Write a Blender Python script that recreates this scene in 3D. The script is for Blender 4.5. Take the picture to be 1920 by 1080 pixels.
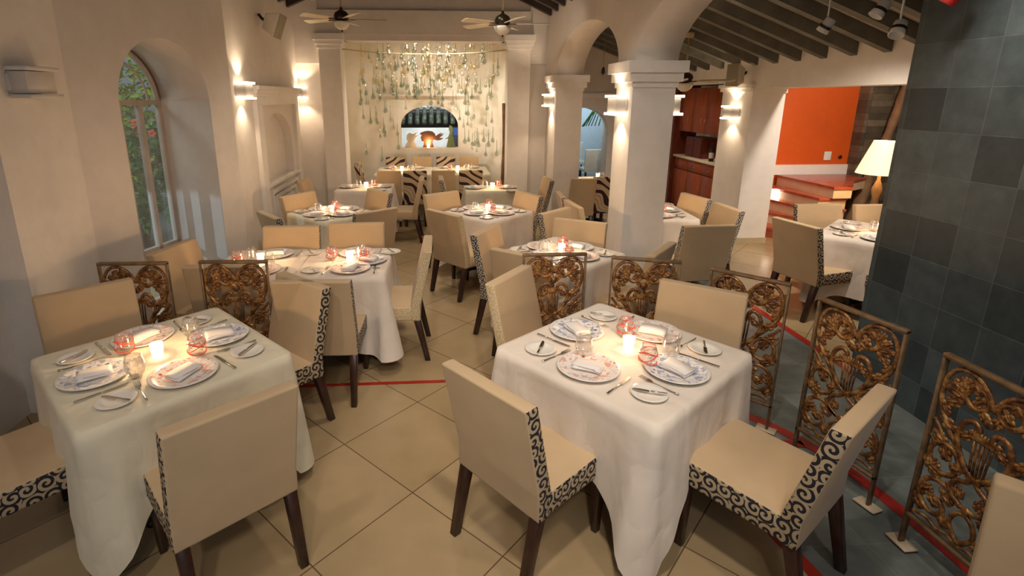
import bpy, bmesh, math, random
from mathutils import Vector, Matrix, Euler
random.seed(7)
PI = math.pi
S = bpy.context.scene
COL = S.collection
for o in list(bpy.data.objects): bpy.data.objects.remove(o)

# ---------------------------------------------------------------- camera, world, exposure
cd = bpy.data.cameras.new('camera'); cam = bpy.data.objects.new('camera', cd); COL.objects.link(cam)
cam.location = (0, 0, 2.04)
cam.rotation_euler = (math.radians(90 - 14.473), 0, math.radians(-3.618))
cd.sensor_width = 36; cd.sensor_fit = 'HORIZONTAL'; cd.lens = 981.4 / 1920 * 36
cd.shift_x = 81.1 / 1920; cd.shift_y = -103.7 / 1920
cd.clip_start = .05; cd.clip_end = 100
S.camera = cam
S.view_settings.view_transform = 'Standard'; S.view_settings.look = 'None'
S.view_settings.gamma = 1; S.view_settings.exposure = 0.0
S.view_settings.use_curve_mapping = False
W = bpy.data.worlds.new('world'); S.world = W; W.use_nodes = True
bg = W.node_tree.nodes['Background']
bg.inputs[0].default_value = (.66, .66, .68, 1); bg.inputs[1].default_value = .24

def light(name, kind, loc, power, col=(1, .8, .6), rot=None, target=None, size=.1, spot=None, blend=.6, parent=None):
    d = bpy.data.lights.new(name, kind); d.energy = power; d.color = col
    if kind == 'AREA': d.size = size
    else: d.shadow_soft_size = size
    if spot: d.spot_size = math.radians(spot); d.spot_blend = blend
    o = bpy.data.objects.new(name, d); COL.objects.link(o); o.location = loc
    if parent: o.parent = parent
    if target is not None:
        o.rotation_euler = (Vector(target) - Vector(loc)).to_track_quat('-Z', 'Y').to_euler()
    elif rot: o.rotation_euler = rot
    return o
light('pier_cool_fill', 'AREA', (.6, -1.0, 2.2), 11, (.72, .84, 1), target=(-2.6, 3.4, 1.5), size=.9)  # added cool fill to pick out the left pier; no doorway stands here
WARM = (1, .74, .50); SOFT = (1, .86, .72); COOL = (.62, .80, 1)
SPOTS = [ # unseen ceiling spots, last row fill added for chair backs and pillars: position, aim, watts, cone
    ((.3, 1.0, 3.4), (.95, 2.5, .7), 165, 72), ((-1.2, .9, 3.4), (-.9, 2.5, .6), 62, 74), ((1.5, .8, 3.3), (1.7, 1.9, .3), 70, 85),
    ((-.1, 2.9, 3.6), (-.6, 4.2, .5), 90, 100), ((.3, 4.3, 3.6), (1.1, 4.4, .5), 85, 95), ((-.2, 5.6, 3.6), (-.9, 6.3, .5), 85, 100),
    ((.2, 6.6, 3.6), (.8, 6.6, .5), 75, 100), ((0, 9.2, 3.3), (0, 9.9, 1.0), 140, 140), ((-1.2, 7.3, 2.75), (1.3, 10.7, 1.7), 460, 34),
    ((3.5, 4.1, 2.7), (4.0, 5.6, .3), 190, 95), ((3.3, 5.0, 3.0), (2.6, 5.9, .4), 110, 120), ((3.2, 8.0, 2.9), (3.0, 9.0, .4), 90, 120),
    ((2.3, 2.6, 3.1), (3.13, 2.4, 1.9), 75, 90), ((5.6, 5.6, 2.8), (6.0, 8.2, 1.3), 170, 80), ((5.0, 5.3, 2.9), (4.4, 7.0, .6), 170, 100),
    ((.1, -.9, 3.3), (.2, 1.8, .55), 115, 46), ((-.5, -1.0, 3.2), (-.75, 1.7, .6), 105, 42), ((1.9, -.6, 3.2), (1.9, 1.6, .6), 40, 50), ((.9, 2.2, 3.5), (2.0, 4.9, 1.4), 75, 44), ((.4, 5.6, 3.4), (1.9, 8.0, 2.2), 45, 60)]
for i, (p, t, w, c) in enumerate(SPOTS):
    light('ceiling_and_fill_spot', 'SPOT', p, w * 1.0, SOFT, target=t, size=.09, spot=c, blend=.9)

# ---------------------------------------------------------------- materials
def nodes(name):
    m = bpy.data.materials.new(name); m.use_nodes = True
    nt = m.node_tree; b = nt.nodes['Principled BSDF']
    return m, nt, b
def N(nt, t, **k):
    n = nt.nodes.new(t)
    for a, v in k.items():
        if a.startswith('i_'): n.inputs[int(a[2:])].default_value = v
        else: setattr(n, a, v)
    return n
def L(nt, a, b): nt.links.new(a, b)
def ramp(nt, fac, stops, interp='LINEAR'):
    r = N(nt, 'ShaderNodeValToRGB'); r.color_ramp.interpolation = interp
    e = r.color_ramp.elements
    while len(e) > 1: e.remove(e[0])
    e[0].position = stops[0][0]; e[0].color = (*stops[0][1], 1)
    for p, c in stops[1:]:
        x = e.new(p); x.color = (*c, 1)
    L(nt, fac, r.inputs[0]); return r.outputs[0]
def math_(nt, op, a, b=None, c=None):
    n = N(nt, 'ShaderNodeMath', operation=op)
    for i, v in enumerate((a, b, c)):
        if v is None: continue
        if isinstance(v, (int, float)): n.inputs[i].default_value = v
        else: L(nt, v, n.inputs[i])
    return n.outputs[0]
def bump(nt, b, h, s=.3, d=.01):
    n = N(nt, 'ShaderNodeBump'); n.inputs['Strength'].default_value = s; n.inputs['Distance'].default_value = d
    L(nt, h, n.inputs['Height']); L(nt, n.outputs[0], b.inputs['Normal'])
def coord(nt, kind='Object', scale=None, rot=None, loc=None):
    t = N(nt, 'ShaderNodeTexCoord')
    if scale is None and rot is None and loc is None: return t.outputs[kind]
    m = N(nt, 'ShaderNodeMapping')
    if scale: m.inputs['Scale'].default_value = scale
    if rot: m.inputs['Rotation'].default_value = rot
    if loc: m.inputs['Location'].default_value = loc
    L(nt, t.outputs[kind], m.inputs[0]); return m.outputs[0]
def noise(nt, v, scale, detail=3, rough=.5):
    n = N(nt, 'ShaderNodeTexNoise'); n.inputs['Scale'].default_value = scale; n.inputs['Detail'].default_value = detail
    n.inputs['Roughness'].default_value = rough
    if v is not None: L(nt, v, n.inputs['Vector'])
    return n.outputs['Fac']
def plain(name, col, rough=.6, metal=0, var=.08, scale=6, bmp=0, bscale=60, spec=None, kind='Object'):
    m, nt, b = nodes(name)
    v = coord(nt, kind)
    f = noise(nt, v, scale, 4)
    lo = tuple(max(0, c * (1 - var)) for c in col); hi = tuple(min(1, c * (1 + var)) for c in col)
    L(nt, ramp(nt, f, [(.3, lo), (.7, hi)]), b.inputs['Base Color'])
    b.inputs['Roughness'].default_value = rough; b.inputs['Metallic'].default_value = metal
    if spec is not None: b.inputs['Specular IOR Level'].default_value = spec
    if bmp: bump(nt, b, noise(nt, v, bscale, 3), bmp)
    return m
def emis(name, col, strength):
    m, nt, b = nodes(name)
    b.inputs['Base Color'].default_value = (*col, 1)
    b.inputs['Emission Color'].default_value = (*col, 1); b.inputs['Emission Strength'].default_value = strength
    return m
def glassy(name, tint=(1, 1, 1), rough=.02, mix=.12, tcol=(.96, .96, .96)):
    m = bpy.data.materials.new(name); m.use_nodes = True; nt = m.node_tree
    for n in list(nt.nodes): nt.nodes.remove(n)
    o = N(nt, 'ShaderNodeOutputMaterial'); mx = N(nt, 'ShaderNodeMixShader')
    tr = N(nt, 'ShaderNodeBsdfTransparent'); tr.inputs[0].default_value = (*tcol, 1)
    gl = N(nt, 'ShaderNodeBsdfGlossy'); gl.inputs[0].default_value = (*tint, 1); gl.inputs['Roughness'].default_value = rough
    lw = N(nt, 'ShaderNodeLayerWeight'); lw.inputs[0].default_value = .35
    f = math_(nt, 'MULTIPLY_ADD', lw.outputs['Facing'], .75, mix * .5)
    L(nt, f, mx.inputs[0]); L(nt, tr.outputs[0], mx.inputs[1]); L(nt, gl.outputs[0], mx.inputs[2]); L(nt, mx.outputs[0], o.inputs[0])
    return m

def plaster(name, col, rough=.8):
    m, nt, b = nodes(name)
    v = coord(nt)
    f = noise(nt, v, 1.3, 5, .6); g = noise(nt, v, 9, 4)
    a = math_(nt, 'MULTIPLY_ADD', g, .35, f)
    L(nt, ramp(nt, a, [(.45, tuple(c * .90 for c in col)), (.85, tuple(min(1, c * 1.04) for c in col))]), b.inputs['Base Color'])
    b.inputs['Roughness'].default_value = rough
    bump(nt, b, noise(nt, v, 35, 5), .12, .01)
    return m
M = {}
M['wall'] = plaster('wall_plaster', (.77, .715, .65))
M['white'] = plaster('white_plaster', (.86, .815, .755))
M['alcove'] = plaster('alcove_plaster', (.86, .80, .69))
M['ceil'] = plaster('ceiling_boards', (.52, .45, .36))
M['orange'] = plaster('orange_plaster', (.70, .105, .006), .6)
M['outwall'] = plaster('patio_wall', (.62, .74, .82))
M['outblue'] = plaster('blue_wall', (.08, .16, .42))

def tile_floor():
    m, nt, b = nodes('beige_tiles')
    v = coord(nt, 'Object', rot=(0, 0, -PI / 4), loc=(0, 0, 0))
    # world point (-.580,2.801) is a tile corner
    c, s = math.cos(-PI / 4), math.sin(-PI / 4)
    x0 = c * -.580 - s * 2.801; y0 = s * -.580 + c * 2.801
    mp = N(nt, 'ShaderNodeVectorMath', operation='SUBTRACT'); L(nt, v, mp.inputs[0]); mp.inputs[1].default_value = (x0, y0, 0)
    br = N(nt, 'ShaderNodeTexBrick', offset=0, squash=1)
    L(nt, mp.outputs[0], br.inputs['Vector'])
    for k, q in (('Scale', 1), ('Mortar Size', .0035), ('Mortar Smooth', .2), ('Brick Width', .6075), ('Row Height', .6075), ('Bias', 0)): br.inputs[k].default_value = q
    br.inputs['Color1'].default_value = (.385, .285, .160, 1); br.inputs['Color2'].default_value = (.43, .325, .190, 1); br.inputs['Mortar'].default_value = (.13, .09, .05, 1)
    f = noise(nt, coord(nt), 2.2, 6, .6)
    mx = N(nt, 'ShaderNodeMixRGB', blend_type='MULTIPLY'); mx.inputs[0].default_value = 1
    L(nt, br.outputs[0], mx.inputs[1]); L(nt, ramp(nt, f, [(.3, (.84, .82, .78)), (.7, (1.03, 1.02, 1))]), mx.inputs[2])
    L(nt, mx.outputs[0], b.inputs['Base Color'])
    b.inputs['Roughness'].default_value = .19; b.inputs['Specular IOR Level'].default_value = .42
    bump(nt, b, math_(nt, 'MULTIPLY', br.outputs['Fac'], -1), .3, .003)
    return m
def slate(name, plane, bw, bh, off=(0, 0), c1=(.036, .052, .060), c2=(.098, .130, .142), rough=.45, mort=(.15, .165, .165)):
    m, nt, b = nodes(name)
    t = N(nt, 'ShaderNodeTexCoord'); sx = N(nt, 'ShaderNodeSeparateXYZ'); L(nt, t.outputs['Object'], sx.inputs[0])
    cx = N(nt, 'ShaderNodeCombineXYZ')
    a = sx.outputs[plane[0]]; bb = sx.outputs[plane[1]]
    L(nt, math_(nt, 'ADD', a, off[0]), cx.inputs[0]); L(nt, math_(nt, 'ADD', bb, off[1]), cx.inputs[1])
    br = N(nt, 'ShaderNodeTexBrick', offset=0)
    L(nt, cx.outputs[0], br.inputs['Vector'])
    for k, q in (('Scale', 1), ('Mortar Size', .0025), ('Mortar Smooth', .5), ('Brick Width', bw), ('Row Height', bh), ('Bias', 0)): br.inputs[k].default_value = q
    br.inputs['Color1'].default_value = (*c1, 1); br.inputs['Color2'].default_value = (*c2, 1); br.inputs['Mortar'].default_value = (*mort, 1)
    n1 = noise(nt, t.outputs['Object'], 7, 8, .65)
    mx = N(nt, 'ShaderNodeMixRGB', blend_type='MULTIPLY'); mx.inputs[0].default_value = 1
    L(nt, br.outputs[0], mx.inputs[1]); L(nt, ramp(nt, n1, [(.3, (.66, .70, .73)), (.55, (1, 1, 1)), (.75, (1.28, 1.32, 1.34))]), mx.inputs[2])
    L(nt, mx.outputs[0], b.inputs['Base Color']); b.inputs['Roughness'].default_value = rough
    h = math_(nt, 'SUBTRACT', n1, br.outputs['Fac'])
    bump(nt, b, h, .35, .006)
    return m
M['tile'] = tile_floor()
M['slate_floor'] = slate('slate_floor', (0, 1), .42, .42, (.1, .2), (.125, .15, .145), (.20, .225, .215), .32, (.22, .24, .23))
M['slate_wall'] = slate('slate_wall', (1, 2), .262, .268, (.02, .044))
M['red'] = plain('red_strip', (.34, .022, .014), .3, var=.15)
M['dark_wood'] = plain('dark_wood', (.035, .014, .009), .32, var=.35, scale=14)
M['rafter'] = plain('rafter_wood', (.115, .11, .085), .65, var=.25, scale=5, bmp=.2, bscale=25)
M['beam_dark'] = plain('dark_beam', (.03, .018, .012), .6, var=.3)
def wood(name, c1, c2, rough=.35, sc=(12, 12, 1.2)):
    m, nt, b = nodes(name)
    v = coord(nt, 'Object', scale=sc)
    f = noise(nt, v, 3, 6, .65)
    L(nt, ramp(nt, f, [(.3, c1), (.7, c2)]), b.inputs['Base Color']); b.inputs['Roughness'].default_value = rough
    return m
M['mahogany'] = wood('mahogany', (.17, .028, .008), (.38, .085, .022))
M['mahogany_dark'] = wood('mahogany_dark', (.06, .010, .004), (.15, .03, .012))
M['counter'] = plain('cream_counter', (.72, .60, .44), .25)
M['tread'] = plain('red_tread', (.40, .085, .04), .25, var=.2)
M['riser'] = plain('tan_riser', (.66, .50, .32), .5)
M['skirting'] = plain('tile_skirting', (.50, .42, .28), .4)
def fabric(name, col, rough=.85):
    m, nt, b = nodes(name)
    v = coord(nt, 'Object')
    f = noise(nt, v, 4, 4)
    wv = noise(nt, coord(nt, 'UV', scale=(420, 420, 1)), 1, 1)
    k = math_(nt, 'MULTIPLY_ADD', wv, .25, f)
    L(nt, ramp(nt, k, [(.35, tuple(c * .88 for c in col)), (.9, tuple(min(1, c * 1.06) for c in col))]), b.inputs['Base Color'])
    b.inputs['Roughness'].default_value = rough; b.inputs['Sheen Weight'].default_value = .15
    bump(nt, b, wv, .12, .002)
    return m
M['beige'] = fabric('beige_upholstery', (.54, .395, .235))
def linen(name, col):
    m = fabric(name, col, .8); nt = m.node_tree; b = nt.nodes['Principled BSDF']
    v = coord(nt, 'Object', scale=(1, 1, .55))
    w = noise(nt, v, 5.5, 3, .45); r = math_(nt, 'ABSOLUTE', math_(nt, 'SUBTRACT', w, .5))
    k = N(nt, 'ShaderNodeBump'); k.inputs['Strength'].default_value = .45; k.inputs['Distance'].default_value = .05
    L(nt, r, k.inputs['Height']); L(nt, k.outputs[0], b.inputs['Normal']); return m
M['cloth'] = linen('white_tablecloth', (.76, .68, .59))
M['cloth_cream'] = linen('cream_tablecloth', (.74, .68, .52))
M['napkin'] = fabric('white_napkin', (.84, .80, .77))
def swirl(name, base, ink, cell=13, freq=2.2, wd=.20, rad=.62, dist=.0):
    """curled scrolls: each cell carries a spiral round its own centre, linked by wavy stems"""
    m, nt, b = nodes(name)
    uv = coord(nt, 'UV', scale=(cell, cell, 1))
    vo = N(nt, 'ShaderNodeTexVoronoi', voronoi_dimensions='2D'); vo.inputs['Scale'].default_value = 1; vo.inputs['Randomness'].default_value = .45
    L(nt, uv, vo.inputs['Vector'])
    sb = N(nt, 'ShaderNodeVectorMath', operation='SUBTRACT'); L(nt, uv, sb.inputs[0]); L(nt, vo.outputs['Position'], sb.inputs[1])
    sx = N(nt, 'ShaderNodeSeparateXYZ'); L(nt, sb.outputs[0], sx.inputs[0])
    th = math_(nt, 'ARCTAN2', sx.outputs[1], sx.outputs[0])
    sc = N(nt, 'ShaderNodeSeparateColor'); L(nt, vo.outputs['Color'], sc.inputs[0])
    sgn = math_(nt, 'SIGN', math_(nt, 'SUBTRACT', sc.outputs[0], .5))
    tt = math_(nt, 'MULTIPLY', math_(nt, 'DIVIDE', th, 2 * PI), sgn)
    ph = math_(nt, 'FRACT', math_(nt, 'ADD', math_(nt, 'MULTIPLY_ADD', vo.outputs['Distance'], freq, tt), sc.outputs[1]))
    ln = math_(nt, 'LESS_THAN', math_(nt, 'ABSOLUTE', math_(nt, 'SUBTRACT', ph, .5)), wd)
    inn = math_(nt, 'LESS_THAN', vo.outputs['Distance'], rad)
    a = math_(nt, 'MULTIPLY', ln, inn)
    L(nt, ramp(nt, a, [(.49, base), (.51, ink)]), b.inputs['Base Color'])
    b.inputs['Roughness'].default_value = .8
    return m
M['scroll'] = swirl('black_scroll_fabric', (.44, .34, .21), (.012, .010, .016), 17, 2.2, .235, .80)
M['scroll_small'] = swirl('small_scroll_fabric', (.50, .44, .35), (.015, .012, .018), 24, 2.3, .24, .8)
M['brocade'] = swirl('cream_brocade', (.66, .54, .34), (.52, .40, .23), 22, 2.2, .18, .7)
def leafy(name):
    m, nt, b = nodes(name)
    v = coord(nt, 'UV', scale=(3.6, 2.6, 1), rot=(0, 0, .6))
    w = N(nt, 'ShaderNodeTexWave', wave_type='RINGS'); L(nt, v, w.inputs[0])
    w.inputs['Scale'].default_value = .8; w.inputs['Distortion'].default_value = 7; w.inputs['Detail'].default_value = .3; w.inputs['Detail Scale'].default_value = 1.3
    L(nt, ramp(nt, w.outputs['Fac'], [(.0, (.035, .015, .02)), (.27, (.035, .015, .02)), (.30, (.62, .48, .32)), (.78, (.66, .52, .36)), (.80, (.22, .16, .06)), (.87, (.22, .16, .06)), (.89, (.62, .48, .32))], 'CONSTANT'), b.inputs['Base Color'])
    b.inputs['Roughness'].default_value = .8
    return m
M['leafy'] = leafy('bold_leaf_fabric')
def gilt():
    m, nt, b = nodes('aged_gilt')
    v = coord(nt)
    f = noise(nt, v, 22, 6, .7)
    L(nt, ramp(nt, f, [(.32, (.045, .020, .010)), (.47, (.17, .068, .022)), (.58, (.42, .21, .065)), (.72, (.78, .55, .24))]), b.inputs['Base Color'])
    L(nt, ramp(nt, f, [(.35, (.05, .05, .05)), (.7, (.5, .5, .5))]), b.inputs['Metallic'])
    b.inputs['Roughness'].default_value = .38
    bump(nt, b, noise(nt, v, 90, 4), .35, .003)
    return m
M['gilt'] = gilt()
M['gilt_frame'] = plain('worn_gilt_frame', (.20, .125, .065), .5, .3, .45, 18)
M['foot_cream'] = plain('cream_foot_plate', (.55, .45, .33), .5)
def plate(name, ink, ink2):
    m, nt, b = nodes(name)
    t = coord(nt, 'Object'); sx = N(nt, 'ShaderNodeSeparateXYZ'); L(nt, t, sx.inputs[0])
    r = math_(nt, 'SQRT', math_(nt, 'ADD', math_(nt, 'POWER', sx.outputs[0], 2), math_(nt, 'POWER', sx.outputs[1], 2)))
    band = math_(nt, 'MULTIPLY', math_(nt, 'GREATER_THAN', r, .060), math_(nt, 'LESS_THAN', r, .141))
    n1 = math_(nt, 'GREATER_THAN', noise(nt, t, 34, 2, .5), .57)
    vo = N(nt, 'ShaderNodeTexVoronoi'); vo.inputs['Scale'].default_value = 17; L(nt, t, vo.inputs['Vector'])
    fl = math_(nt, 'LESS_THAN', math_(nt, 'ADD', vo.outputs['Distance'], math_(nt, 'MULTIPLY', noise(nt, t, 120, 1), .25)), .29)
    vo2 = N(nt, 'ShaderNodeTexVoronoi', feature='DISTANCE_TO_EDGE'); vo2.inputs['Scale'].default_value = 26; L(nt, t, vo2.inputs['Vector'])
    vine = math_(nt, 'LESS_THAN', vo2.outputs['Distance'], .03)
    a = math_(nt, 'MULTIPLY', band, math_(nt, 'MAXIMUM', math_(nt, 'MULTIPLY', n1, .55), math_(nt, 'MAXIMUM', fl, math_(nt, 'MULTIPLY', vine, .4))))
    L(nt, ramp(nt, a, [(0, (.80, .77, .73)), (.45, ink2), (1, ink)]), b.inputs['Base Color'])
    b.inputs['Roughness'].default_value = .12
    return m
M['plate_blue'] = plate('blue_floral_china', (.035, .075, .26), (.40, .45, .58))
M['plate_red'] = plate('red_floral_china', (.55, .10, .05), (.74, .50, .43))
M['china'] = plain('white_china', (.80, .77, .71), .12, var=.02)
M['steel'] = plain('cutlery_steel', (.62, .60, .57), .18, 1, .05)
M['glass'] = glassy('clear_glass')
M['redglass'] = plain('red_glass_thread', (.85, .055, .02), .15, var=.02)
M['candleglass'] = emis('glowing_votive_glass', (1, .72, .42), 7)
M['flame'] = emis('candle_flame', (1, .80, .50), 40)
M['diffuser'] = emis('sconce_diffuser', (1, .80, .58), 4)
M['diffuser_off'] = plain('sconce_diffuser_unlit', (.72, .70, .66), .5)
M['sconce'] = plain('sconce_white', (.66, .62, .57), .5, var=.03)
M['shade'] = emis('lamp_shade_glow', (.95, .76, .45), 1.0)
M['fan_blade'] = plain('pale_fan_blade', (.74, .64, .46), .4)
M['bronze'] = plain('bronze', (.05, .035, .025), .3, .7)
M['brass'] = plain('brass_rod', (.42, .33, .18), .35, .5)
M['globe'] = plain('frosted_globe', (.66, .62, .52), .25)
M['speaker'] = plain('speaker_cream', (.62, .56, .45), .5)
M['grille'] = plain('speaker_grille', (.36, .32, .23), .8, bmp=.4, bscale=300)
M['spot'] = plain('spot_head_white', (.68, .66, .62), .4)
M['spotred'] = plain('spot_head_red', (.6, .03, .03), .3)
M['drop_a'] = glassy('pale_green_glass', (.85, .90, .85), .05, .28, (.70, .76, .71))
M['drop_b'] = glassy('amber_glass', (.95, .90, .76), .05, .25, (.93, .88, .74))
M['drop_c'] = glassy('clear_drop_glass', (.95, .96, .94), .04, .3, (.84, .86, .83))
M['wframe'] = plain('window_frame_paint', (.56, .46, .38), .5)
M['pane'] = glassy('window_pane', (1, 1, 1), .01, .03, (.93, .96, .95))
M['leaf'] = plain('leaf_green', (.05, .19, .035), .5, var=.6, scale=9)
M['leaf_light'] = plain('leaf_lime', (.30, .42, .03), .5, var=.5, scale=9)
M['bloom'] = plain('red_bloom', (.75, .06, .02), .5)
M['bark'] = plain('vine_bark', (.26, .15, .075), .8, var=.35, bmp=.6, bscale=18)
M['stone'] = slate('dark_ledgestone', (0, 2), .34, .10, (0, 0), (.07, .055, .035), (.20, .155, .10), .7, (.03, .025, .02))
M['paving'] = plain('patio_paving', (.32, .36, .36), .6)
M['roof_tile'] = plain('glazed_roof_tile', (.26, .33, .25), .25, var=.8, scale=9)
M['outdoor_white'] = plain('outdoor_white', (.82, .84, .78), .5)
M['bust'] = plain('terracotta_cutout', (.21, .085, .035), .6)
M['cut_cream'] = plain('cream_cutout', (.62, .52, .40), .6)
M['cut_green'] = plain('green_cutout', (.17, .22, .08), .6)
M['bottle'] = plain('dark_bottle', (.012, .014, .012), .08)
M['label'] = plain('bottle_label', (.70, .66, .55), .6)
M['black'] = plain('black_metal', (.015, .013, .012), .4)
# ---------------------------------------------------------------- mesh helpers
class MB:
    def __init__(s): s.v = []; s.f = []; s.m = []; s.sm = []
    def add(s, vs, fs, mi=0, smooth=False, T=None):
        k = len(s.v)
        for p in vs:
            p = Vector(p)
            if T is not None: p = T @ p
            s.v.append(tuple(p))
        for f in fs: s.f.append(tuple(k + i for i in f)); s.m.append(mi); s.sm.append(smooth)
        return s
    def box(s, x0, x1, y0, y1, z0, z1, mi=0, T=None):
        v = [(x0, y0, z0), (x1, y0, z0), (x1, y1, z0), (x0, y1, z0), (x0, y0, z1), (x1, y0, z1), (x1, y1, z1), (x0, y1, z1)]
        return s.add(v, [(0, 3, 2, 1), (4, 5, 6, 7), (0, 1, 5, 4), (1, 2, 6, 5), (2, 3, 7, 6), (3, 0, 4, 7)], mi, False, T)
    def hexa(s, bot, top, mi=0, T=None):
        return s.add(list(bot) + list(top), [(3, 2, 1, 0), (4, 5, 6, 7), (0, 1, 5, 4), (1, 2, 6, 5), (2, 3, 7, 6), (3, 0, 4, 7)], mi, False, T)
    def prism(s, poly, z0, z1, mi=0, T=None):
        n = len(poly)
        a = sum(poly[i][0] * poly[(i + 1) % n][1] - poly[(i + 1) % n][0] * poly[i][1] for i in range(n))
        if a < 0: poly = poly[::-1]
        v = [(x, y, z0) for x, y in poly] + [(x, y, z1) for x, y in poly]
        f = [tuple(range(n - 1, -1, -1)), tuple(range(n, 2 * n))] + [(i, (i + 1) % n, n + (i + 1) % n, n + i) for i in range(n)]
        return s.add(v, f, mi, False, T)
    def lathe(s, prof, n=20, mi=0, T=None, smooth=True, c=(0, 0, 0), caps=True):
        vs = []; fs = []
        for r, z in prof:
            for i in range(n):
                a = 2 * PI * i / n; vs.append((c[0] + r * math.cos(a), c[1] + r * math.sin(a), c[2] + z))
        for j in range(len(prof) - 1):
            for i in range(n):
                fs.append((j * n + i, j * n + (i + 1) % n, (j + 1) * n + (i + 1) % n, (j + 1) * n + i))
        if caps:
            if prof[0][0] > 1e-4: fs.append(tuple(range(n - 1, -1, -1)))
            if prof[-1][0] > 1e-4: fs.append(tuple((len(prof) - 1) * n + i for i in range(n)))
        return s.add(vs, fs, mi, smooth, T)
    def tube(s, pts, r, n=8, mi=0, T=None, flat=1.0, closed=False, smooth=True):
        pts = [Vector(p) for p in pts]; m = len(pts); vs = []; fs = []
        up = None
        for i, p in enumerate(pts):
            a = pts[(i - 1) % m] if (closed or i > 0) else p; b = pts[(i + 1) % m] if (closed or i < m - 1) else p
            d = (b - a).normalized()
            if up is None:
                up = d.orthogonal().normalized() if abs(d.y) > .9 else Vector((0, 1, 0))
            sd = d.cross(up); 
            if sd.length < 1e-4: sd = d.orthogonal()
            sd.normalize(); u2 = sd.cross(d).normalized()
            rr = r[i] if isinstance(r, (list, tuple)) else r
            for k in range(n):
                t = 2 * PI * k / n
                vs.append(p + sd * (rr * math.cos(t)) + u2 * (rr * flat * math.sin(t)))
        rng = m if closed else m - 1
        for i in range(rng):
            for k in range(n):
                j = (i + 1) % m
                fs.append((i * n + k, i * n + (k + 1) % n, j * n + (k + 1) % n, j * n + k))
        if not closed: fs += [tuple(range(n - 1, -1, -1)), tuple((m - 1) * n + k for k in range(n))]
        return s.add(vs, fs, mi, smooth, T)
    def ball(s, c, rx, ry, rz, n=8, m=6, mi=0, T=None, rot=None):
        vs = []; fs = []
        for j in range(m + 1):
            ph = PI * j / m
            for i in range(n):
                a = 2 * PI * i / n
                p = Vector((rx * math.sin(ph) * math.cos(a), ry * math.sin(ph) * math.sin(a), rz * math.cos(ph)))
                if rot is not None: p = rot @ p
                vs.append(p + Vector(c))
        for j in range(m):
            for i in range(n): fs.append((j * n + i, (j + 1) * n + i, (j + 1) * n + (i + 1) % n, j * n + (i + 1) % n))
        return s.add(vs, fs, mi, True, T)
    def mesh(s, name, mats, bev=0, seg=2, by_normal=None, weld=True):
        me = bpy.data.meshes.new(name); me.from_pydata(s.v, [], s.f)
        for i, p in enumerate(me.polygons): p.material_index = s.m[i]; p.use_smooth = s.sm[i]
        bm = bmesh.new(); bm.from_mesh(me)
        if weld: bmesh.ops.remove_doubles(bm, verts=bm.verts, dist=1e-5)
        bmesh.ops.recalc_face_normals(bm, faces=bm.faces)
        if bev:
            ed = [e for e in bm.edges if len(e.link_faces) == 2 and e.calc_face_angle(0) > .6]
            bmesh.ops.bevel(bm, geom=ed, offset=bev, segments=seg, profile=.6, affect='EDGES')
            for f in bm.faces: f.smooth = True
        bm.normal_update()
        if by_normal:
            for f in bm.faces: f.material_index = by_normal(f.normal, f.calc_center_median())
        uv = bm.loops.layers.uv.new('uv')
        for f in bm.faces:
            n = f.normal; ax = max(range(3), key=lambda i: abs(n[i]))
            for l in f.loops:
                c = l.vert.co
                l[uv].uv = (c.y, c.z) if ax == 0 else (c.x, c.z) if ax == 1 else (c.x, c.y)
        bm.to_mesh(me); bm.free()
        for x in (mats if isinstance(mats, (list, tuple)) else [mats]): me.materials.append(x)
        if bev:
            pass
        return me
    def build(s, name, mats, parent=None, **k):
        return obj(name, s.mesh(name, mats, **k), parent)
def obj(name, me, parent=None):
    o = bpy.data.objects.new(name, me); COL.objects.link(o)
    if parent is not None: o.parent = parent
    return o
def struct(name, mb, mats, **k):
    o = mb.build(name, mats, **k); o['kind'] = 'structure'; return o
def tag(o, label=None, cat=None, group=None, kind=None):
    if label: o['label'] = label
    if cat: o['category'] = cat
    if group: o['group'] = group
    if kind: o['kind'] = kind
    return o
def empty(name, loc=(0, 0, 0), rz=0, label=None, cat=None, group=None):
    o = bpy.data.objects.new(name, None); COL.objects.link(o); o.location = loc; o.rotation_euler = (0, 0, rz)
    o.empty_display_size = .05
    return tag(o, label, cat, group)
def dup(root, loc=None, rz=None, label=None, group=None):
    def cp(o, par):
        c = o.copy(); COL.objects.link(c); c.parent = par
        for ch in o.children: cp(ch, c)
        return c
    c = cp(root, None)
    if loc is not None: c.location = loc
    if rz is not None: c.rotation_euler = (0, 0, rz)
    if label: c['label'] = label
    if group: c['group'] = group
    return c
used = {}
def inst(key, make, loc, rz, label, group):
    """first call makes the thing, later calls copy it with its parts"""
    if key not in used:
        o = make(); used[key] = o
        o.location = loc; o.rotation_euler = (0, 0, rz); o['label'] = label
        if group: o['group'] = group
        return o
    return dup(used[key], loc, rz, label, group)
def cat_rom(P, k=6, closed=False):
    P = [Vector(p) for p in P]; n = len(P); out = []
    rng = n if closed else n - 1
    for i in range(rng):
        p0 = P[(i - 1) % n] if (closed or i > 0) else P[0] * 2 - P[1]
        p1 = P[i]; p2 = P[(i + 1) % n]
        p3 = P[(i + 2) % n] if (closed or i + 2 < n) else P[-1] * 2 - P[-2]
        for j in range(k):
            t = j / k
            out.append(.5 * ((2 * p1) + (p2 - p0) * t + (2 * p0 - 5 * p1 + 4 * p2 - p3) * t * t + (3 * p1 - p0 - 3 * p2 + p3) * t ** 3))
    if not closed: out.append(P[-1])
    return out

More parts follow.
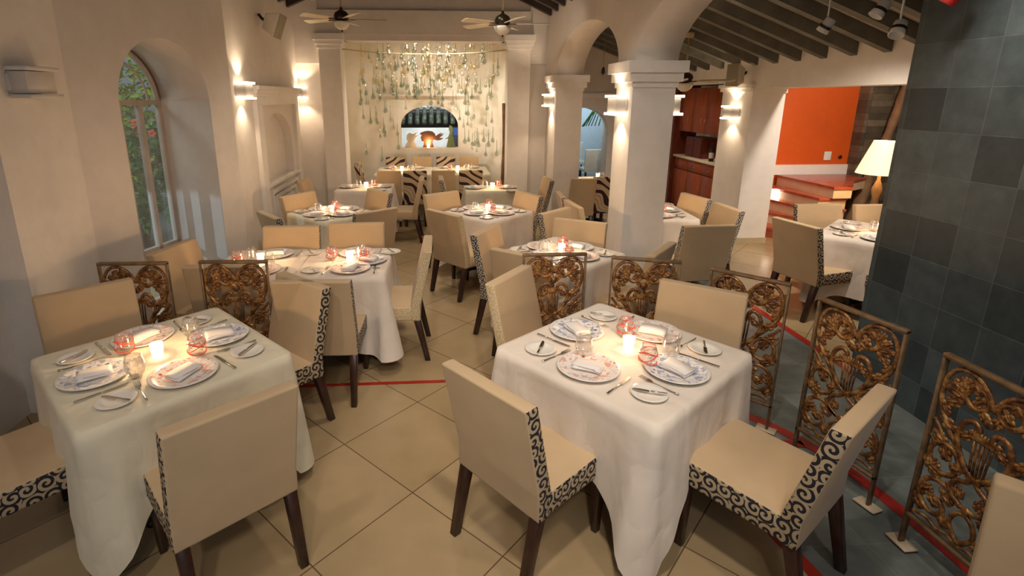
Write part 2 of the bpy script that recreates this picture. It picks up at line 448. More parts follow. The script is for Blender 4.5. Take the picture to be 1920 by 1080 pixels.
# ---------------------------------------------------------------- walls with arched openings
def arch_wall(mb, P0, P1, thick, z0, z1, ops, mi=0, back=True):
    """wall along P0->P1 (face side on the left of the direction is thick behind): ops = (s0, s1, sill, spring, rise)"""
    P0 = Vector((*P0, 0)); P1 = Vector((*P1, 0)); Lw = (P1 - P0).length; d = (P1 - P0).normalized(); nb = Vector((-d.y, d.x, 0)) * thick
    cuts = {0.0, Lw}
    for s0, s1, sill, spr, rise in ops:
        k = 28 if rise > 0 else 1
        for i in range(k + 1):
            s = s0 + (s1 - s0) * (.5 - .5 * math.cos(PI * i / k)) if rise > 0 else s0 + (s1 - s0) * i
            if -1e-6 <= s <= Lw + 1e-6: cuts.add(round(min(max(s, 0), Lw), 5))
    cuts = sorted(cuts)
    def top(s, o):
        s0, s1, sill, spr, rise = o
        if rise <= 0: return spr
        a = (s1 - s0) / 2; c = (s0 + s1) / 2; q = max(0, 1 - ((s - c) / a) ** 2); return spr + rise * math.sqrt(q)
    def pt(s, z, b): q = P0 + d * s + (nb if b else Vector()); return (q.x, q.y, z)
    for a, b in zip(cuts[:-1], cuts[1:]):
        mid = (a + b) / 2; o = next((o for o in ops if o[0] < mid < o[1]), None)
        if o is None:
            for k in (False, True): mb.add([pt(a, z0, k), pt(b, z0, k), pt(b, z1, k), pt(a, z1, k)], [(0, 1, 2, 3)], mi)
            continue
        ta, tb = top(a, o), top(b, o)
        for k in (False, True): mb.add([pt(a, ta, k), pt(b, tb, k), pt(b, z1, k), pt(a, z1, k)], [(0, 1, 2, 3)], mi)
        mb.add([pt(a, ta, False), pt(b, tb, False), pt(b, tb, True), pt(a, ta, True)], [(0, 1, 2, 3)], mi, o[4] > 0)
        if o[2] > z0 + 1e-4:
            for k in (False, True): mb.add([pt(a, z0, k), pt(b, z0, k), pt(b, o[2], k), pt(a, o[2], k)], [(0, 1, 2, 3)], mi)
            mb.add([pt(a, o[2], False), pt(b, o[2], False), pt(b, o[2], True), pt(a, o[2], True)], [(0, 1, 2, 3)], mi)
    for o in ops:
        for s in ((o[0], o[1]) if o[3] > o[2] + 1e-4 else ()):
            mb.add([pt(s, o[2], False), pt(s, o[3], False), pt(s, o[3], True), pt(s, o[2], True)], [(0, 1, 2, 3)], mi)
    for s in (0, Lw): mb.add([pt(s, z0, False), pt(s, z1, False), pt(s, z1, True), pt(s, z0, True)], [(0, 1, 2, 3)], mi)
    mb.add([pt(0, z1, False), pt(Lw, z1, False), pt(Lw, z1, True), pt(0, z1, True)], [(0, 1, 2, 3)], mi)
    return mb

# ---------------------------------------------------------------- the setting
# floors
mb = MB(); mb.box(-4.2, 9.5, -1.5, 13.0, -.10, 0); struct('floor', mb, M['tile'])
B_line = [(1.05, 3.49), (1.45, 3.40), (1.75, 3.20), (1.98, 2.98), (2.14, 2.78), (2.27, 2.50), (2.33, 2.15), (2.35, 1.74), (2.36, 1.0), (2.36, -1.2)]
B_pts = [(p.x, p.y) for p in cat_rom([(x, y, 0) for x, y in B_line], 5)]
C_pts = [(p.x, p.y) for p in cat_rom([(2.20, 2.62, 0), (1.86, 2.66, 0), (1.66, 2.42, 0), (1.60, 2.05, 0), (1.64, 1.75, 0), (1.66, 1.2, 0), (1.66, -1.2, 0)], 5)]
def strip(name, pts, w, z0=.001, z1=.004):
    mb = MB(); n = len(pts); Lr = []; Rr = []
    for i in range(n):
        a = Vector((*pts[max(i - 1, 0)], 0)); b = Vector((*pts[min(i + 1, n - 1)], 0)); d = (b - a).normalized(); q = Vector((-d.y, d.x, 0)) * w / 2; p = Vector((*pts[i], 0))
        Lr.append(p + q); Rr.append(p - q)
    v = [(*p[:2], z0) for p in Lr + Rr] + [(*p[:2], z1) for p in Lr + Rr]
    f = []
    for i in range(n - 1):
        f += [(2 * n + i, 2 * n + i + 1, 3 * n + i + 1, 3 * n + i), (i, n + i, n + i + 1, i + 1), (i, i + 1, 2 * n + i + 1, 2 * n + i), (n + i, 3 * n + i, 3 * n + i + 1, n + i + 1)]
    mb.add(v, f); return struct(name, mb, M['red'])
slp = B_pts[5:][::1]
mb = MB()   # slate aisle between the arcade and the slate wall
poly = [(2.2, 6.35), (2.2, 3.2)] + [p for p in B_pts if p[0] > 1.75 and p[1] > 2.7][:0] + [(1.9, 3.05), (2.0, 2.66)] + [p for p in C_pts if p[1] < 2.62] + [(3.13, -1.2), (3.13, 6.35)]
mb.prism(poly, -.02, .0012); struct('floor_slate', mb, M['slate_floor'])
strip('trim_1', [(-3.0, 3.49), (1.05, 3.49)], .035); strip('trim_2', B_pts, .075, .0012, .005)
strip('trim_3', C_pts, .06, .0012, .005); strip('trim_4', [(3.165, 6.4), (3.165, 3.42)], .07)

# left side: near wall, pier, slanted window wall, niche wall
mb = MB(); mb.box(-2.95, -2.72, -1.5, 3.26, 0, 4.6); struct('wall_left_near', mb, M['wall'])
mb = MB(); mb.box(-3.1, -2.55, 3.26, 3.95, 0, 4.6); struct('wall_left_pier', mb, M['white'])  # paler plaster than its neighbours stands in for daylight on the pier
WP0 = Vector((-2.55, 3.95, 0)); WP1 = Vector((-2.10, 5.75, 0)); Wd = (WP1 - WP0).normalized(); Wn = Vector((Wd.y, -Wd.x, 0))
mb = MB(); arch_wall(mb, WP0[:2], WP1[:2], .60, 0, 4.6, [(.42, 1.50, .02, 1.99, .54)]); struct('wall_left_window', mb, M['wall'])
# niche wall behind the step
NX = -2.16
mb = MB(); arch_wall(mb, (NX, 5.75), (NX, 8.85), .30, 0, 4.6, [(1.05, 2.42, .95, 1.42, .42)]); mb.box(NX - .18, NX - .12, 6.6, 8.2, .9, 2.0); struct('wall_left_niche', mb, M['wall'])
mb = MB()
for y0, y1 in ((6.56, 6.76), (8.32, 8.50)): mb.box(NX, NX + .05, y0, y1, 0, 2.06)
mb.box(NX, NX + .05, 6.76, 8.32, 1.95, 2.06)
for i, (dz, dx) in enumerate(((2.06, .07), (2.095, .085), (2.135, .11))): mb.box(NX, NX + dx, 6.54 - dx * .3, 8.52 + dx * .3, dz, dz + .045)
struct('trim_5', mb, M['white'])
mb = MB()   # stepped panel mouldings under the niche sill
mb.box(NX, NX + .05, 6.76, 8.32, .92, .96); 
for i in range(4): a = .12 + i * .15; mb.box(NX, NX + .045 - i * .006, 6.76 + a, 6.80 + a, .05, .92 - a * .55); mb.box(NX, NX + .045 - i * .006, 8.28 - a, 8.32 - a, .05, .92 - a * .55); mb.box(NX, NX + .045 - i * .006, 6.80 + a, 8.28 - a, .88 - a * .55, .92 - a * .55)
struct('trim_6', mb, M['white'])

# back of the main room with its opening into the alcove
YO = 8.8
mb = MB()
mb.box(-2.46, -1.78, YO, YO + .25, 0, 2.56); mb.box(-2.46, -1.78, YO - .05, YO + .25, 2.56, 4.9)
mb.box(1.53, 1.84, YO, YO + .25, 0, 2.56); mb.box(1.53, 1.84, YO - .05, YO + .25, 2.56, 4.9)
mb.box(-1.78, 1.53, YO - .10, YO + .25, 2.99, 3.34); mb.box(-1.78, 1.53, YO - .02, YO + .25, 3.34, 4.9)
mb.box(-1.45, 1.18, YO - .08, YO + .25, 2.90, 2.99)
struct('wall_back', mb, M['wall'])
mb = MB()
for x0, x1 in ((-1.78, -1.45), (1.18, 1.53)):
    mb.box(x0, x1, YO - .14, YO + .25, 0, 2.78)
    for i, z in enumerate((2.78, 2.84, 2.90)): e = .02 + .025 * i; mb.box(x0 - e, x1 + e, YO - .14 - e, YO + .25, z, z + (.06 if i < 2 else .09))
struct('trim_7', mb, M['white'])
# alcove
mb = MB(); arch_wall(mb, (-2.0, 10.75), (1.75, 10.75), .22, 0, 3.4, [(1.31, 2.47, 1.05, 1.47, .41)]); struct('wall_alcove_back', mb, M['alcove'])
mb = MB(); mb.box(-1.95, -1.72, YO + .25, 10.75, 0, 3.4); struct('wall_alcove_left', mb, M['alcove'])
mb = MB(); mb.box(1.46, 1.70, YO + .25, 10.75, 0, 3.4); struct('wall_alcove_right', mb, M['alcove'])
mb = MB(); mb.box(-1.95, 1.70, YO + .25, 10.97, 3.4, 3.5); struct('ceiling_alcove', mb, M['alcove'])
mb = MB(); mb.box(-1.05, .85, 10.66, 10.75, 2.07, 2.10); mb.box(-1.05, .85, 10.70, 10.75, 2.04, 2.07)
struct('trim_8', mb, M['white'])
mb = MB()
for i in range(3): mb.box(-1.72, 1.46, 10.75 - .03 - i * .025, 10.75, 3.10 + i * .06, 3.16 + i * .06); mb.box(-1.72, -1.69 + i * .025, YO + .25, 10.75, 3.10 + i * .06, 3.16 + i * .06)
struct('trim_9', mb, M['alcove'])

# arcade: wall on pillars
mb = MB(); AZ = 2.36
arch_wall(mb, (2.2, -1.5), (2.2, YO + .25), .40, AZ, 5.0, [(1.95, 6.33, AZ, AZ, .66), (6.77, 9.43, AZ, AZ, .56)])
struct('wall_arcade', mb, M['wall'])
def pillar(name, x0, x1, y0, y1, cz=2.13):
    mb = MB(); mb.box(x0, x1, y0, y1, 0, cz)
    for i, (z, h) in enumerate(((cz, .05), (cz + .05, .08), (cz + .13, .10))): e = .015 + .03 * i; mb.box(x0 - e, x1 + e, y0 - e, y1 + e, z, z + h)
    return struct(name, mb, M['white'])
pillar('wall_pillar_front', 1.80, 2.20, 4.83, 5.27); pillar('wall_pillar_rear', 1.80, 2.20, 7.93, 8.42)
pillar('wall_pillar_near', 1.80, 2.20, .0, .45)
mb = MB(); mb.box(1.84, 2.2, 8.42, YO + .25, 0, AZ); struct('wall_pillar_return', mb, M['wall'])

# right-hand room
XR = 4.27
mb = MB()
arch_wall(mb, (2.2, 10.75), (4.9, 10.75), .35, 0, 4.4, [(.30, 1.35, .02, 1.42, .42)]); struct('wall_side_back', mb, M['wall'])
mb = MB()
for i in range(2): mb.box(2.2, 4.9, 10.75 - .03 - i * .03, 10.75, 2.03 + i * .05, 2.08 + i * .05)
struct('trim_10', mb, M['white'])
mb = MB(); mb.box(2.2, 2.32, YO + .25, 10.75, 0, 4.4); struct('wall_side_left', mb, M['wall'])
mb = MB(); mb.box(XR, XR + .46, 3.9, 7.02, 2.16, 4.2); struct('wall_right_lintel', mb, M['white'])
mb = MB(); mb.box(XR, XR + .46, 7.02, 7.78, 0, 4.2); struct('wall_right', mb, M['white'])
mb = MB(); mb.box(4.95, 5.1, 8.35, 10.75, 0, 4.2); struct('wall_right_rear', mb, M['white'])
mb = MB(); mb.box(XR, 5.0, 7.78, 10.75, 2.24, 4.2); struct('wall_right_upper', mb, M['white'])
mb = MB()   # quarter-round fillet where jamb meets lintel, and the jamb back arris
for k in range(8):
    a0 = PI / 2 * k / 8; a1 = PI / 2 * (k + 1) / 8; R = .11
    y = lambda a: 7.02 - R + R * math.sin(a)
mb.box(XR - .035, XR, 7.02, 7.80, 2.12, 2.17); mb.box(XR - .06, XR, 6.98, 7.82, 2.17, 2.22); mb.box(XR - .02, XR + .46, 6.985, 7.02, 2.10, 2.16)
struct('trim_11', mb, M['white'])
mb = MB(); mb.box(XR - .012, XR + .47, 7.005, 7.02, 0, .085); mb.box(XR - .012, XR, 7.02, 7.78, 0, .085); struct('baseboard_right', mb, M['skirting'])
# slate wall
mb = MB(); mb.box(3.13, 3.45, -1.5, 3.42, 0, 4.4); struct('wall_slate', mb, M['slate_wall'])
# stair hall
mb = MB(); mb.box(4.96, 6.74, 8.2, 8.35, 0, 3.6); struct('wall_orange', mb, M['orange'])
mb = MB(); mb.box(4.80, 4.96, 7.80, 8.35, 0, 3.6); struct('wall_orange_return', mb, M['orange'])
mb = MB(); mb.box(4.82, 5.35, 8.17, 8.2, .60, .80); mb.box(5.35, 6.74, 8.17, 8.2, .82, .98); mb.box(5.32, 5.38, 8.16, 8.2, .62, .98); struct('trim_12', mb, M['white'])
mb = MB(); mb.box(6.74, 9.4, 8.0, 8.3, 0, 3.6); struct('wall_stone', mb, M['stone'])
mb = MB(); mb.box(9.0, 9.2, 2.0, 8.0, 0, 3.6); mb.box(4.73, 9.2, 2.0, 2.15, 0, 3.6); struct('wall_far_right', mb, M['wall'])
mb = MB(); mb.box(4.73, 9.4, 2.0, 8.4, 3.6, 3.7); struct('ceiling_stair_hall', mb, M['ceil'])
# stairs
stair = empty('winder_stairs', (5.1, 7.3, 0), 0, 'tiled winding staircase with red treads rising before the orange wall', 'stairs')
ST = [[(4.78, 7.45), (5.05, 7.25), (5.20, 6.97), (5.83, 6.97), (5.9, 8.13), (5.0, 8.13), (5.0, 7.80), (4.97, 7.72), (4.78, 7.72)],
      [(4.99, 7.74), (5.16, 7.52), (5.30, 7.22), (5.32, 6.975), (5.83, 6.975), (5.9, 8.13), (5.0, 8.13)],
      [(5.14, 8.13), (5.28, 7.6), (5.34, 7.25), (5.365, 6.98), (5.83, 6.98), (5.9, 8.13)],
      [(5.33, 8.13), (5.39, 7.5), (5.42, 6.985), (5.83, 6.985), (5.9, 8.13)],
      [(5.54, 8.13), (5.58, 6.93), (5.85, 6.93), (6.3, 7.5), (6.7, 7.72), (6.7, 8.13)]]
for i, poly in enumerate(ST):
    z = .165 * (i + 1)
    mb = MB(); mb.prism(poly, .165 * i, z - .035); o = mb.build('riser', M['riser'] if i else M['tread'], stair, weld=False)
    c = Vector((sum(p[0] for p in poly) / len(poly), sum(p[1] for p in poly) / len(poly), 0))
    mb = MB(); mb.prism([tuple((Vector((*p, 0)) + (Vector((*p, 0)) - c).normalized() * .02)[:2]) for p in poly], z - .035, z); t = mb.build('tread', M['tread'], stair, weld=False)
    for q in (o, t): q.location = (-5.1, -7.3, 0)

# roofs
mb = MB()
for sx, x0, x1 in ((-1, NX - .5, -.2), (1, -.2, 1.85)):
    za, zb = (3.50, 4.35) if sx < 0 else (4.35, 3.50)
    mb.add([(x0, .6, za), (x1, .6, zb), (x1, 9.1, zb), (x0, 9.1, za), (x0, .6, za + .08), (x1, .6, zb + .08), (x1, 9.1, zb + .08), (x0, 9.1, za + .08)], [(0, 1, 2, 3), (4, 5, 6, 7), (0, 1, 5, 4), (2, 3, 7, 6), (1, 2, 6, 5), (3, 0, 4, 7)])
struct('ceiling_main', mb, M['ceil'])
k = 0
for j in range(18):
    y = 8.46 - j * .43
    if y < .7: break
    r = empty('roof_rafter', (-.2, y, 0), 0, 'dark brown roof rafter crossing above the main dining room', 'rafter', 'dark rafters of the main room roof')
    mb = MB(); mb.hexa([(-1.95, -.045, 3.33), (0, -.045, 4.15), (0, .045, 4.15), (-1.95, .045, 3.33)], [(-1.95, -.045, 3.47), (0, -.045, 4.30), (0, .045, 4.30), (-1.95, .045, 3.47)])
    mb.hexa([(0, -.045, 4.15), (1.99, -.045, 3.25), (1.99, .045, 3.25), (0, .045, 4.15)], [(0, -.045, 4.30), (1.99, -.045, 3.44), (1.99, .045, 3.44), (0, .045, 4.30)])
    if j == 0: rmesh = mb.mesh('roof_rafter', M['beam_dark'])
    bpy.data.objects.remove(r); r = obj('roof_rafter', rmesh); r.location = (-.2, y, 0)
    tag(r, 'dark brown roof rafter crossing above the main dining room', 'rafter', 'dark rafters of the main room roof')
# right room: planks on sloping rafters
def zr(x): return 2.57 + (XR - x) * .37
mb = MB(); mb.add([(1.95, -.5, zr(1.95) + .015), (XR + .02, -.5, zr(XR + .02) + .015), (XR + .02, 10.9, zr(XR + .02) + .015), (1.95, 10.9, zr(1.95) + .015),
        (1.95, -.5, zr(1.95) + .09), (XR + .02, -.5, zr(XR + .02) + .09), (XR + .02, 10.9, zr(XR + .02) + .09), (1.95, 10.9, zr(1.95) + .09)], [(0, 1, 2, 3), (4, 5, 6, 7), (0, 1, 5, 4), (2, 3, 7, 6), (1, 2, 6, 5), (3, 0, 4, 7)])
struct('ceiling_side', mb, M['ceil'])
mb = MB(); a, b = 2.195 - XR, 0
mb.hexa([(a, -.045, zr(2.195) - .115), (b, -.045, 2.455), (b, .045, 2.455), (a, .045, zr(2.195) - .115)], [(a, -.045, zr(2.195) + .01), (b, -.045, 2.58), (b, .045, 2.58), (a, .045, zr(2.195) + .01)])
rm = mb.mesh('ceiling_rafter', M['rafter'])
for j in range(19):
    y = 4.94 + .42 * (j - 6)
    r = obj('ceiling_rafter', rm); r.location = (XR, y, 0)
    tag(r, 'grey green rafter sloping down to the wall above the stair opening', 'rafter', 'grey green rafters of the right-hand room')

# window in the slanted wall
wt = Matrix.Translation(WP0 - Wn * .56) @ Matrix.Rotation(math.atan2(Wd.y, Wd.x), 4, 'Z')
mb = MB()
for s in (.44, .69, .94, .98, 1.23, 1.48): mb.box(s - .022, s + .022, -.02, .03, .02, 1.97, T=wt)
for z in (.03, .55, 1.97): mb.box(.42, 1.50, -.02, .03, z, z + .045, T=wt)
arc = [(.96 + .515 * math.cos(PI * i / 24), 0, 1.99 + .515 * math.sin(PI * i / 24)) for i in range(25)]
mb.tube(arc, .026, 6, T=wt)
arc = [(.96 + .40 * math.cos(PI * i / 24), 0, 1.99 + .40 * math.sin(PI * i / 24)) for i in range(25)]
mb.tube(arc, .012, 6, T=wt)
wf = struct('window_1', mb, M['wframe'])
mb = MB(); mb.box(.46, 1.46, .0, .006, .08, 1.96, T=wt)
p = mb.build('window_pane', M['pane'], wf)
mb = MB(); mb.prism([(.96 + .5 * math.cos(PI * i / 24), 2.01 + .5 * math.sin(PI * i / 24)) for i in range(25)], 0, .006, T=wt @ Matrix.Rotation(PI / 2, 4, 'X'))
mb.build('window_pane', M['pane'], wf)
# ---------------------------------------------------------------- chairs
def chair_meshes(side, back='beige', w=.50, top=None):
    hw = w / 2
    fab = [M['beige'], M[side]]
    nrm = lambda n, c: 1 if abs(n.x) > .75 else 0
    s = MB(); s.hexa([(-hw, -.20, .355), (hw, -.20, .355), (hw, .275, .355), (-hw, .275, .355)], [(-hw, -.20, .465), (hw, -.20, .465), (hw, .275, .475), (-hw, .275, .475)])
    seat = s.mesh('seat', fab, bev=.012, by_normal=nrm)
    b = MB()
    prof = [(-.225, .475), (-.325, .915), (-.255, .915), (-.150, .475), (-.155, .35), (-.225, .35)]   # y,z
    v = [(-hw - .003, y, z) for y, z in prof] + [(hw + .003, y, z) for y, z in prof]; n = len(prof)
    b.add(v, [tuple(range(n)), tuple(range(2 * n - 1, n - 1, -1))] + [(i, (i + 1) % n, n + (i + 1) % n, n + i) for i in range(n)])
    if back == 'beige': backm = b.mesh('backrest', fab, bev=.013, by_normal=nrm)
    else: backm = b.mesh('backrest', [M['beige'], M[back]], bev=.013, by_normal=lambda n, c: 1)
    legs = []
    for sx in (-1, 1):
        x0, x1 = sorted((sx * (hw - .005), sx * (hw - .055)))
        l = MB(); xm = sx * (hw - .012); l.hexa([(x0 + (.012 if sx < 0 else .008), .228, 0), (x1 - (.008 if sx < 0 else .012), .228, 0), (x1 - (.008 if sx < 0 else .012), .265, 0), (x0 + (.012 if sx < 0 else .008), .265, 0)], [(x0, .218, .36), (x1, .218, .36), (x1, .270, .36), (x0, .270, .36)])
        legs.append(l.mesh('leg', M['dark_wood'], bev=.003, seg=1))
        l = MB(); l.hexa([(x0 + .006, -.295, 0), (x1 - .006, -.295, 0), (x1 - .006, -.255, 0), (x0 + .006, -.255, 0)], [(x0, -.222, .36), (x1, -.222, .36), (x1, -.168, .36), (x0, -.168, .36)])
        legs.append(l.mesh('leg', M['dark_wood'], bev=.003, seg=1))
    return seat, backm, legs
CM = {}
def make_chair(style):
    if style not in CM:
        CM[style] = {'scroll': lambda: chair_meshes('scroll'), 'small': lambda: chair_meshes('scroll_small'), 'brocade': lambda: chair_meshes('brocade'),
                     'plain': lambda: chair_meshes('beige'), 'leafy': lambda: chair_meshes('beige', 'leafy', .37), 'narrow': lambda: chair_meshes('beige', 'beige', .37)}[style]()
    seat, back, legs = CM[style]
    r = empty('dining_chair', cat='chair')
    obj('seat', seat, r); b = obj('backrest', back, r)
    if style == 'leafy': b['label'] = 'backrest in bold dark leaf print'
    for l in legs: obj('leg', l, r)
    return r
def chair(x, y, face, style, label, group=None, back=None):
    """x, y: middle of the top of the backrest; face: direction in degrees the sitter looks"""
    a = math.radians(face); c = Vector((x, y, 0)) + Vector((math.cos(a), math.sin(a), 0)) * .29
    return inst('chair_' + style, lambda: make_chair(style), (c.x, c.y, 0), a - PI / 2, label, group or 'upholstered dining chairs')
CH = [
 (.19, 1.905, 38, 'scroll', 'beige chair with black scroll sides, its back to us before the front right table'),
 (1.60, 1.64, 124, 'scroll', 'beige chair with black scroll sides between the front right table and the gilt screens'),
 (.475, 3.255, -38, 'brocade', 'beige chair with cream brocade side at the far left of the front right table'),
 (1.63, 2.94, 232, 'plain', 'plain beige chair at the far right side of the front right table'),
 (-.78, 1.80, 130, 'scroll', 'large beige chair back seen from behind before the front left table'),
 (-2.16, 3.165, -50, 'plain', 'shaded beige chair between the front left table and the grey wall pier'),
 (-.86, 3.225, 228, 'scroll', 'beige chair with black scroll side right of the gilt screen at the front left table'),
 (-2.17, 1.90, 46, 'scroll', 'cut-off beige seat with black scroll side at the left edge of the picture'),
 (1.87, 1.08, 222, 'plain', 'shadowed beige chair back in the bottom right corner'),
 (-.80, 3.20, 88, 'small', 'beige chair, its back to us, at the near side of the double table'),
 (-1.50, 3.56, 90, 'plain', 'beige chair behind the gilt screen at the near left side of the double table'),
 (-1.31, 4.70, -90, 'small', 'low-showing beige chair at the far left side of the double table'),
 (-.74, 4.78, -90, 'plain', 'beige chair at the far right side of the double table'),
 (-.07, 4.05, 180, 'brocade', 'cream brocade chair seen side-on at the right end of the double table'),
 (-2.07, 4.08, -12, 'plain', 'beige chair in the arched window bay at the left end of the double table'),
 (-1.67, 6.35, -35, 'plain', 'beige chair at the far left corner of the left middle table below the niche'),
 (-1.67, 5.20, 38, 'small', 'beige chair with black scroll edge against the wall left of the left middle table'),
 (-.62, 5.33, 128, 'small', 'beige chair with long black side seen from behind right of the left middle table'),
 (-.70, 6.52, 218, 'small', 'beige chair with black edge at the far right corner of the left middle table'),
 (-1.87, 7.50, 0, 'plain', 'beige chair in the corner left of the small left rear table'),
 (-.20, 7.55, 180, 'plain', 'beige chair seen side-on right of the small left rear table'),
 (.06, 6.33, -55, 'plain', 'beige chair at the far left corner of the right middle table'),
 (.07, 5.20, 40, 'brocade', 'beige chair with cream brocade side seen from behind left of the right middle table'),
 (1.13, 6.22, 205, 'small', 'beige chair with black scroll side at the far right corner of the right middle table'),
 (1.22, 5.22, -48, 'small', 'beige chair with black side behind the table next to the front pillar, left one'),
 (1.36, 4.75, 240, 'plain', 'beige chair behind the table next to the front pillar, right one nearest the pillar'),
 (.43, 4.48, -30, 'small', 'beige chair with black scroll edge left of the table next to the front pillar'),
 (.62, 3.72, 52, 'plain', 'beige chair mostly hidden behind the chair back and screen, near side of the pillar table'),
 (1.74, 3.78, 138, 'plain', 'beige chair, only its rounded top showing above the screen at the front pillar'),
 (.07, 7.57, 0, 'small', 'beige chair with black edge left of the small right rear table'),
 (1.62, 7.40, 180, 'small', 'beige chair with black scroll side against the arcade right of the small right rear table'),
 (3.07, 5.92, 190, 'small', 'beige chair with black scroll side, farther of two right of the pillar room table'),
 (3.12, 5.30, 182, 'small', 'beige chair with black scroll side, nearer of two right of the pillar room table'),
 (2.48, 4.48, 92, 'small', 'broad grey beige chair back seen from behind right of the front pillar'),
 (1.50, 6.15, -5, 'small', 'beige chair with black edge in the arch between the two pillars, farther one'),
 (1.50, 5.57, 4, 'plain', 'beige chair in the arch between the two pillars, nearer one'),
 (4.16, 5.36, -92, 'scroll', 'pale chair with black scroll edge behind the far right table, left one'),
 (4.78, 5.30, -90, 'plain', 'pale chair behind the far right table, cut off by the slate wall'),
 (3.35, 4.55, 12, 'scroll', 'grey beige chair with black scroll side left of the far right table'),
 (4.06, 3.72, 78, 'scroll', 'chair at the near side of the far right table, mostly hidden by the slate wall'),
 (2.12, 7.34, 90, 'narrow', 'plain beige chair seen between the two pillars beside the leaf print chair'),
 (2.50, 7.50, 92, 'leafy', 'chair with bold leaf print back seen between the two pillars'),
 (-.74, 8.33, 90, 'narrow', 'plain tan chair at the near side of the long alcove table, first from the left'),
 (-.33, 8.33, 90, 'leafy', 'leaf print chair at the near side of the long alcove table, second from the left'),
 (.12, 8.33, 90, 'narrow', 'plain tan chair at the near side of the long alcove table, third from the left'),
 (.56, 8.33, 90, 'leafy', 'leaf print chair at the near side of the long alcove table, rightmost'),
 (-1.40, 9.45, 0, 'leafy', 'leaf print chair seen edge-on at the left end of the long alcove table'),
 (-.78, 10.36, -90, 'leafy', 'leaf print chair at the far side of the long alcove table, leftmost'),
 (-.26, 10.38, -90, 'narrow', 'plain chair at the far side of the long alcove table, second from the left'),
 (.20, 10.36, -90, 'leafy', 'leaf print chair at the far side of the long alcove table, third from the left'),
 (.66, 10.38, -90, 'narrow', 'plain chair at the far side of the long alcove table, rightmost')]
for c in CH: chair(*c)

# ---------------------------------------------------------------- tables, cloths
def cloth_mesh(hx, hy, drop, corner, seed, mat, n=30, m=14):
    rnd = random.Random(seed); R = .035
    per = []   # perimeter: position, normal, corner-ness
    def side(p0, p1, nrm, k):
        for i in range(k):
            t = i / k; q = Vector(p0).lerp(Vector(p1), t); d = min(t, 1 - t) * (Vector(p1) - Vector(p0)).length
            per.append((q, Vector(nrm), max(0, 1 - d / .26)))
    def cor(c, a0):
        for i in range(6):
            a = a0 + PI / 2 * i / 6; per.append((Vector(c) + Vector((math.cos(a), math.sin(a))) * R, Vector((math.cos(a), math.sin(a))), 1.0))
    x, y = hx - R, hy - R
    cor((x, y), 0); side((x, hy), (-x, hy), (0, 1), n); cor((-x, y), PI / 2); side((-hx, y), (-hx, -y), (-1, 0), n)
    cor((-x, -y), PI); side((-x, -hy), (x, -hy), (0, -1), n); cor((x, -y), 3 * PI / 2); side((hx, -y), (hx, y), (1, 0), n)
    P = len(per); ph = [rnd.uniform(0, 6.28) for _ in range(4)]
    vs = []; fs = []
    Z = .760
    # top rings
    for j, sc in enumerate((0, .35, .7, .96)):
        for q, nn, c in per: vs.append((q.x * sc, q.y * sc, Z))
    rings = 4
    arc = 0; acc = []
    for i in range(P):
        acc.append(arc); arc += (per[(i + 1) % P][0] - per[i][0]).length
    for j in range(m + 1):
        t = j / m
        for i, (q, nn, c) in enumerate(per):
            cc = c ** 1.5
            ln = drop + (corner - drop) * cc; s = acc[i]
            amp = (.009 + .026 * cc) * t ** 1.1
            fold = amp * (math.sin(s * 21 + ph[0]) + .5 * math.sin(s * 37 + ph[1])) + (.012 * math.sin(s * 6 + ph[2])) * t
            out = .004 + .012 * t + .055 * cc * t + fold
            z = Z - ln * t
            if j == 0: out = 0; z = Z - .002
            if j == 1: out = max(out, .010)
            if z < .012: z = .012
            vs.append((q.x + nn.x * out, q.y + nn.y * out, z))
    for j in range(rings + m):
        for i in range(P):
            fs.append((j * P + i, j * P + (i + 1) % P, (j + 1) * P + (i + 1) % P, (j + 1) * P + i))
    mb = MB(); mb.add(vs, fs, 0, True)
    me = mb.mesh('tablecloth', mat)
    return me
TD = {}
def table(key, x, y, rz, hx, hy, cloth='cloth', desc='', drop=.52, corner=.70, seed=1):
    r = empty('dining_table', (x, y, 0), rz, 'table under the cloth: ' + desc, 'table', 'cloth-covered dining tables')
    mb = MB(); mb.box(-hx + .012, hx - .012, -hy + .012, hy - .012, .722, .755); mb.build('tabletop', M['mahogany_dark'], r)
    mb = MB(); mb.lathe([(.035, .05), (.03, .72)], 14); mb.build('pedestal', M['black'], r)
    for k in range(4):
        a = PI / 4 + k * PI / 2; mb = MB(); d = Vector((math.cos(a), math.sin(a), 0))
        mb.tube([d * .03 + Vector((0, 0, .09)), d * .18 + Vector((0, 0, .06)), d * .33 + Vector((0, 0, .022))], [.022, .018, .016], 8); mb.build('foot', M['black'], r)
    c = obj('tablecloth', cloth_mesh(hx, hy, drop, corner, seed, M[cloth])); c.location = (x, y, 0); c.rotation_euler = (0, 0, rz)
    tag(c, ('cream' if 'cream' in cloth else 'white') + ' cloth draped over ' + desc, 'tablecloth', 'draped tablecloths')
    TD[key] = (x, y, rz, hx, hy, desc)
Q = PI / 4
table('T1', .955, 2.435, math.radians(-32 + 45 - 1) - PI / 4 + PI / 4, .47, .47, 'cloth', 'the front right table', .50, .72, 3) if 0 else None
table('T1', .96, 2.44, math.radians(38), .475, .47, 'cloth', 'the front right table', .42, .715, 3)
table('T2', -1.41, 2.53, math.radians(44), .465, .465, 'cloth_cream', 'the front left table', .42, .69, 5)
table('T3a', -1.40, 4.08, 0, .335, .385, 'cloth', 'the double table, left half', .60, .64, 7)
table('T3b', -.725, 4.08, 0, .335, .385, 'cloth', 'the double table, right half', .60, .64, 8)
table('T4', -1.20, 5.98, math.radians(46), .365, .365, 'cloth_cream', 'the left middle table', .5, .66, 9)
table('T5', -1.04, 7.72, 0, .40, .335, 'cloth', 'the small left rear table', .5, .6, 10)
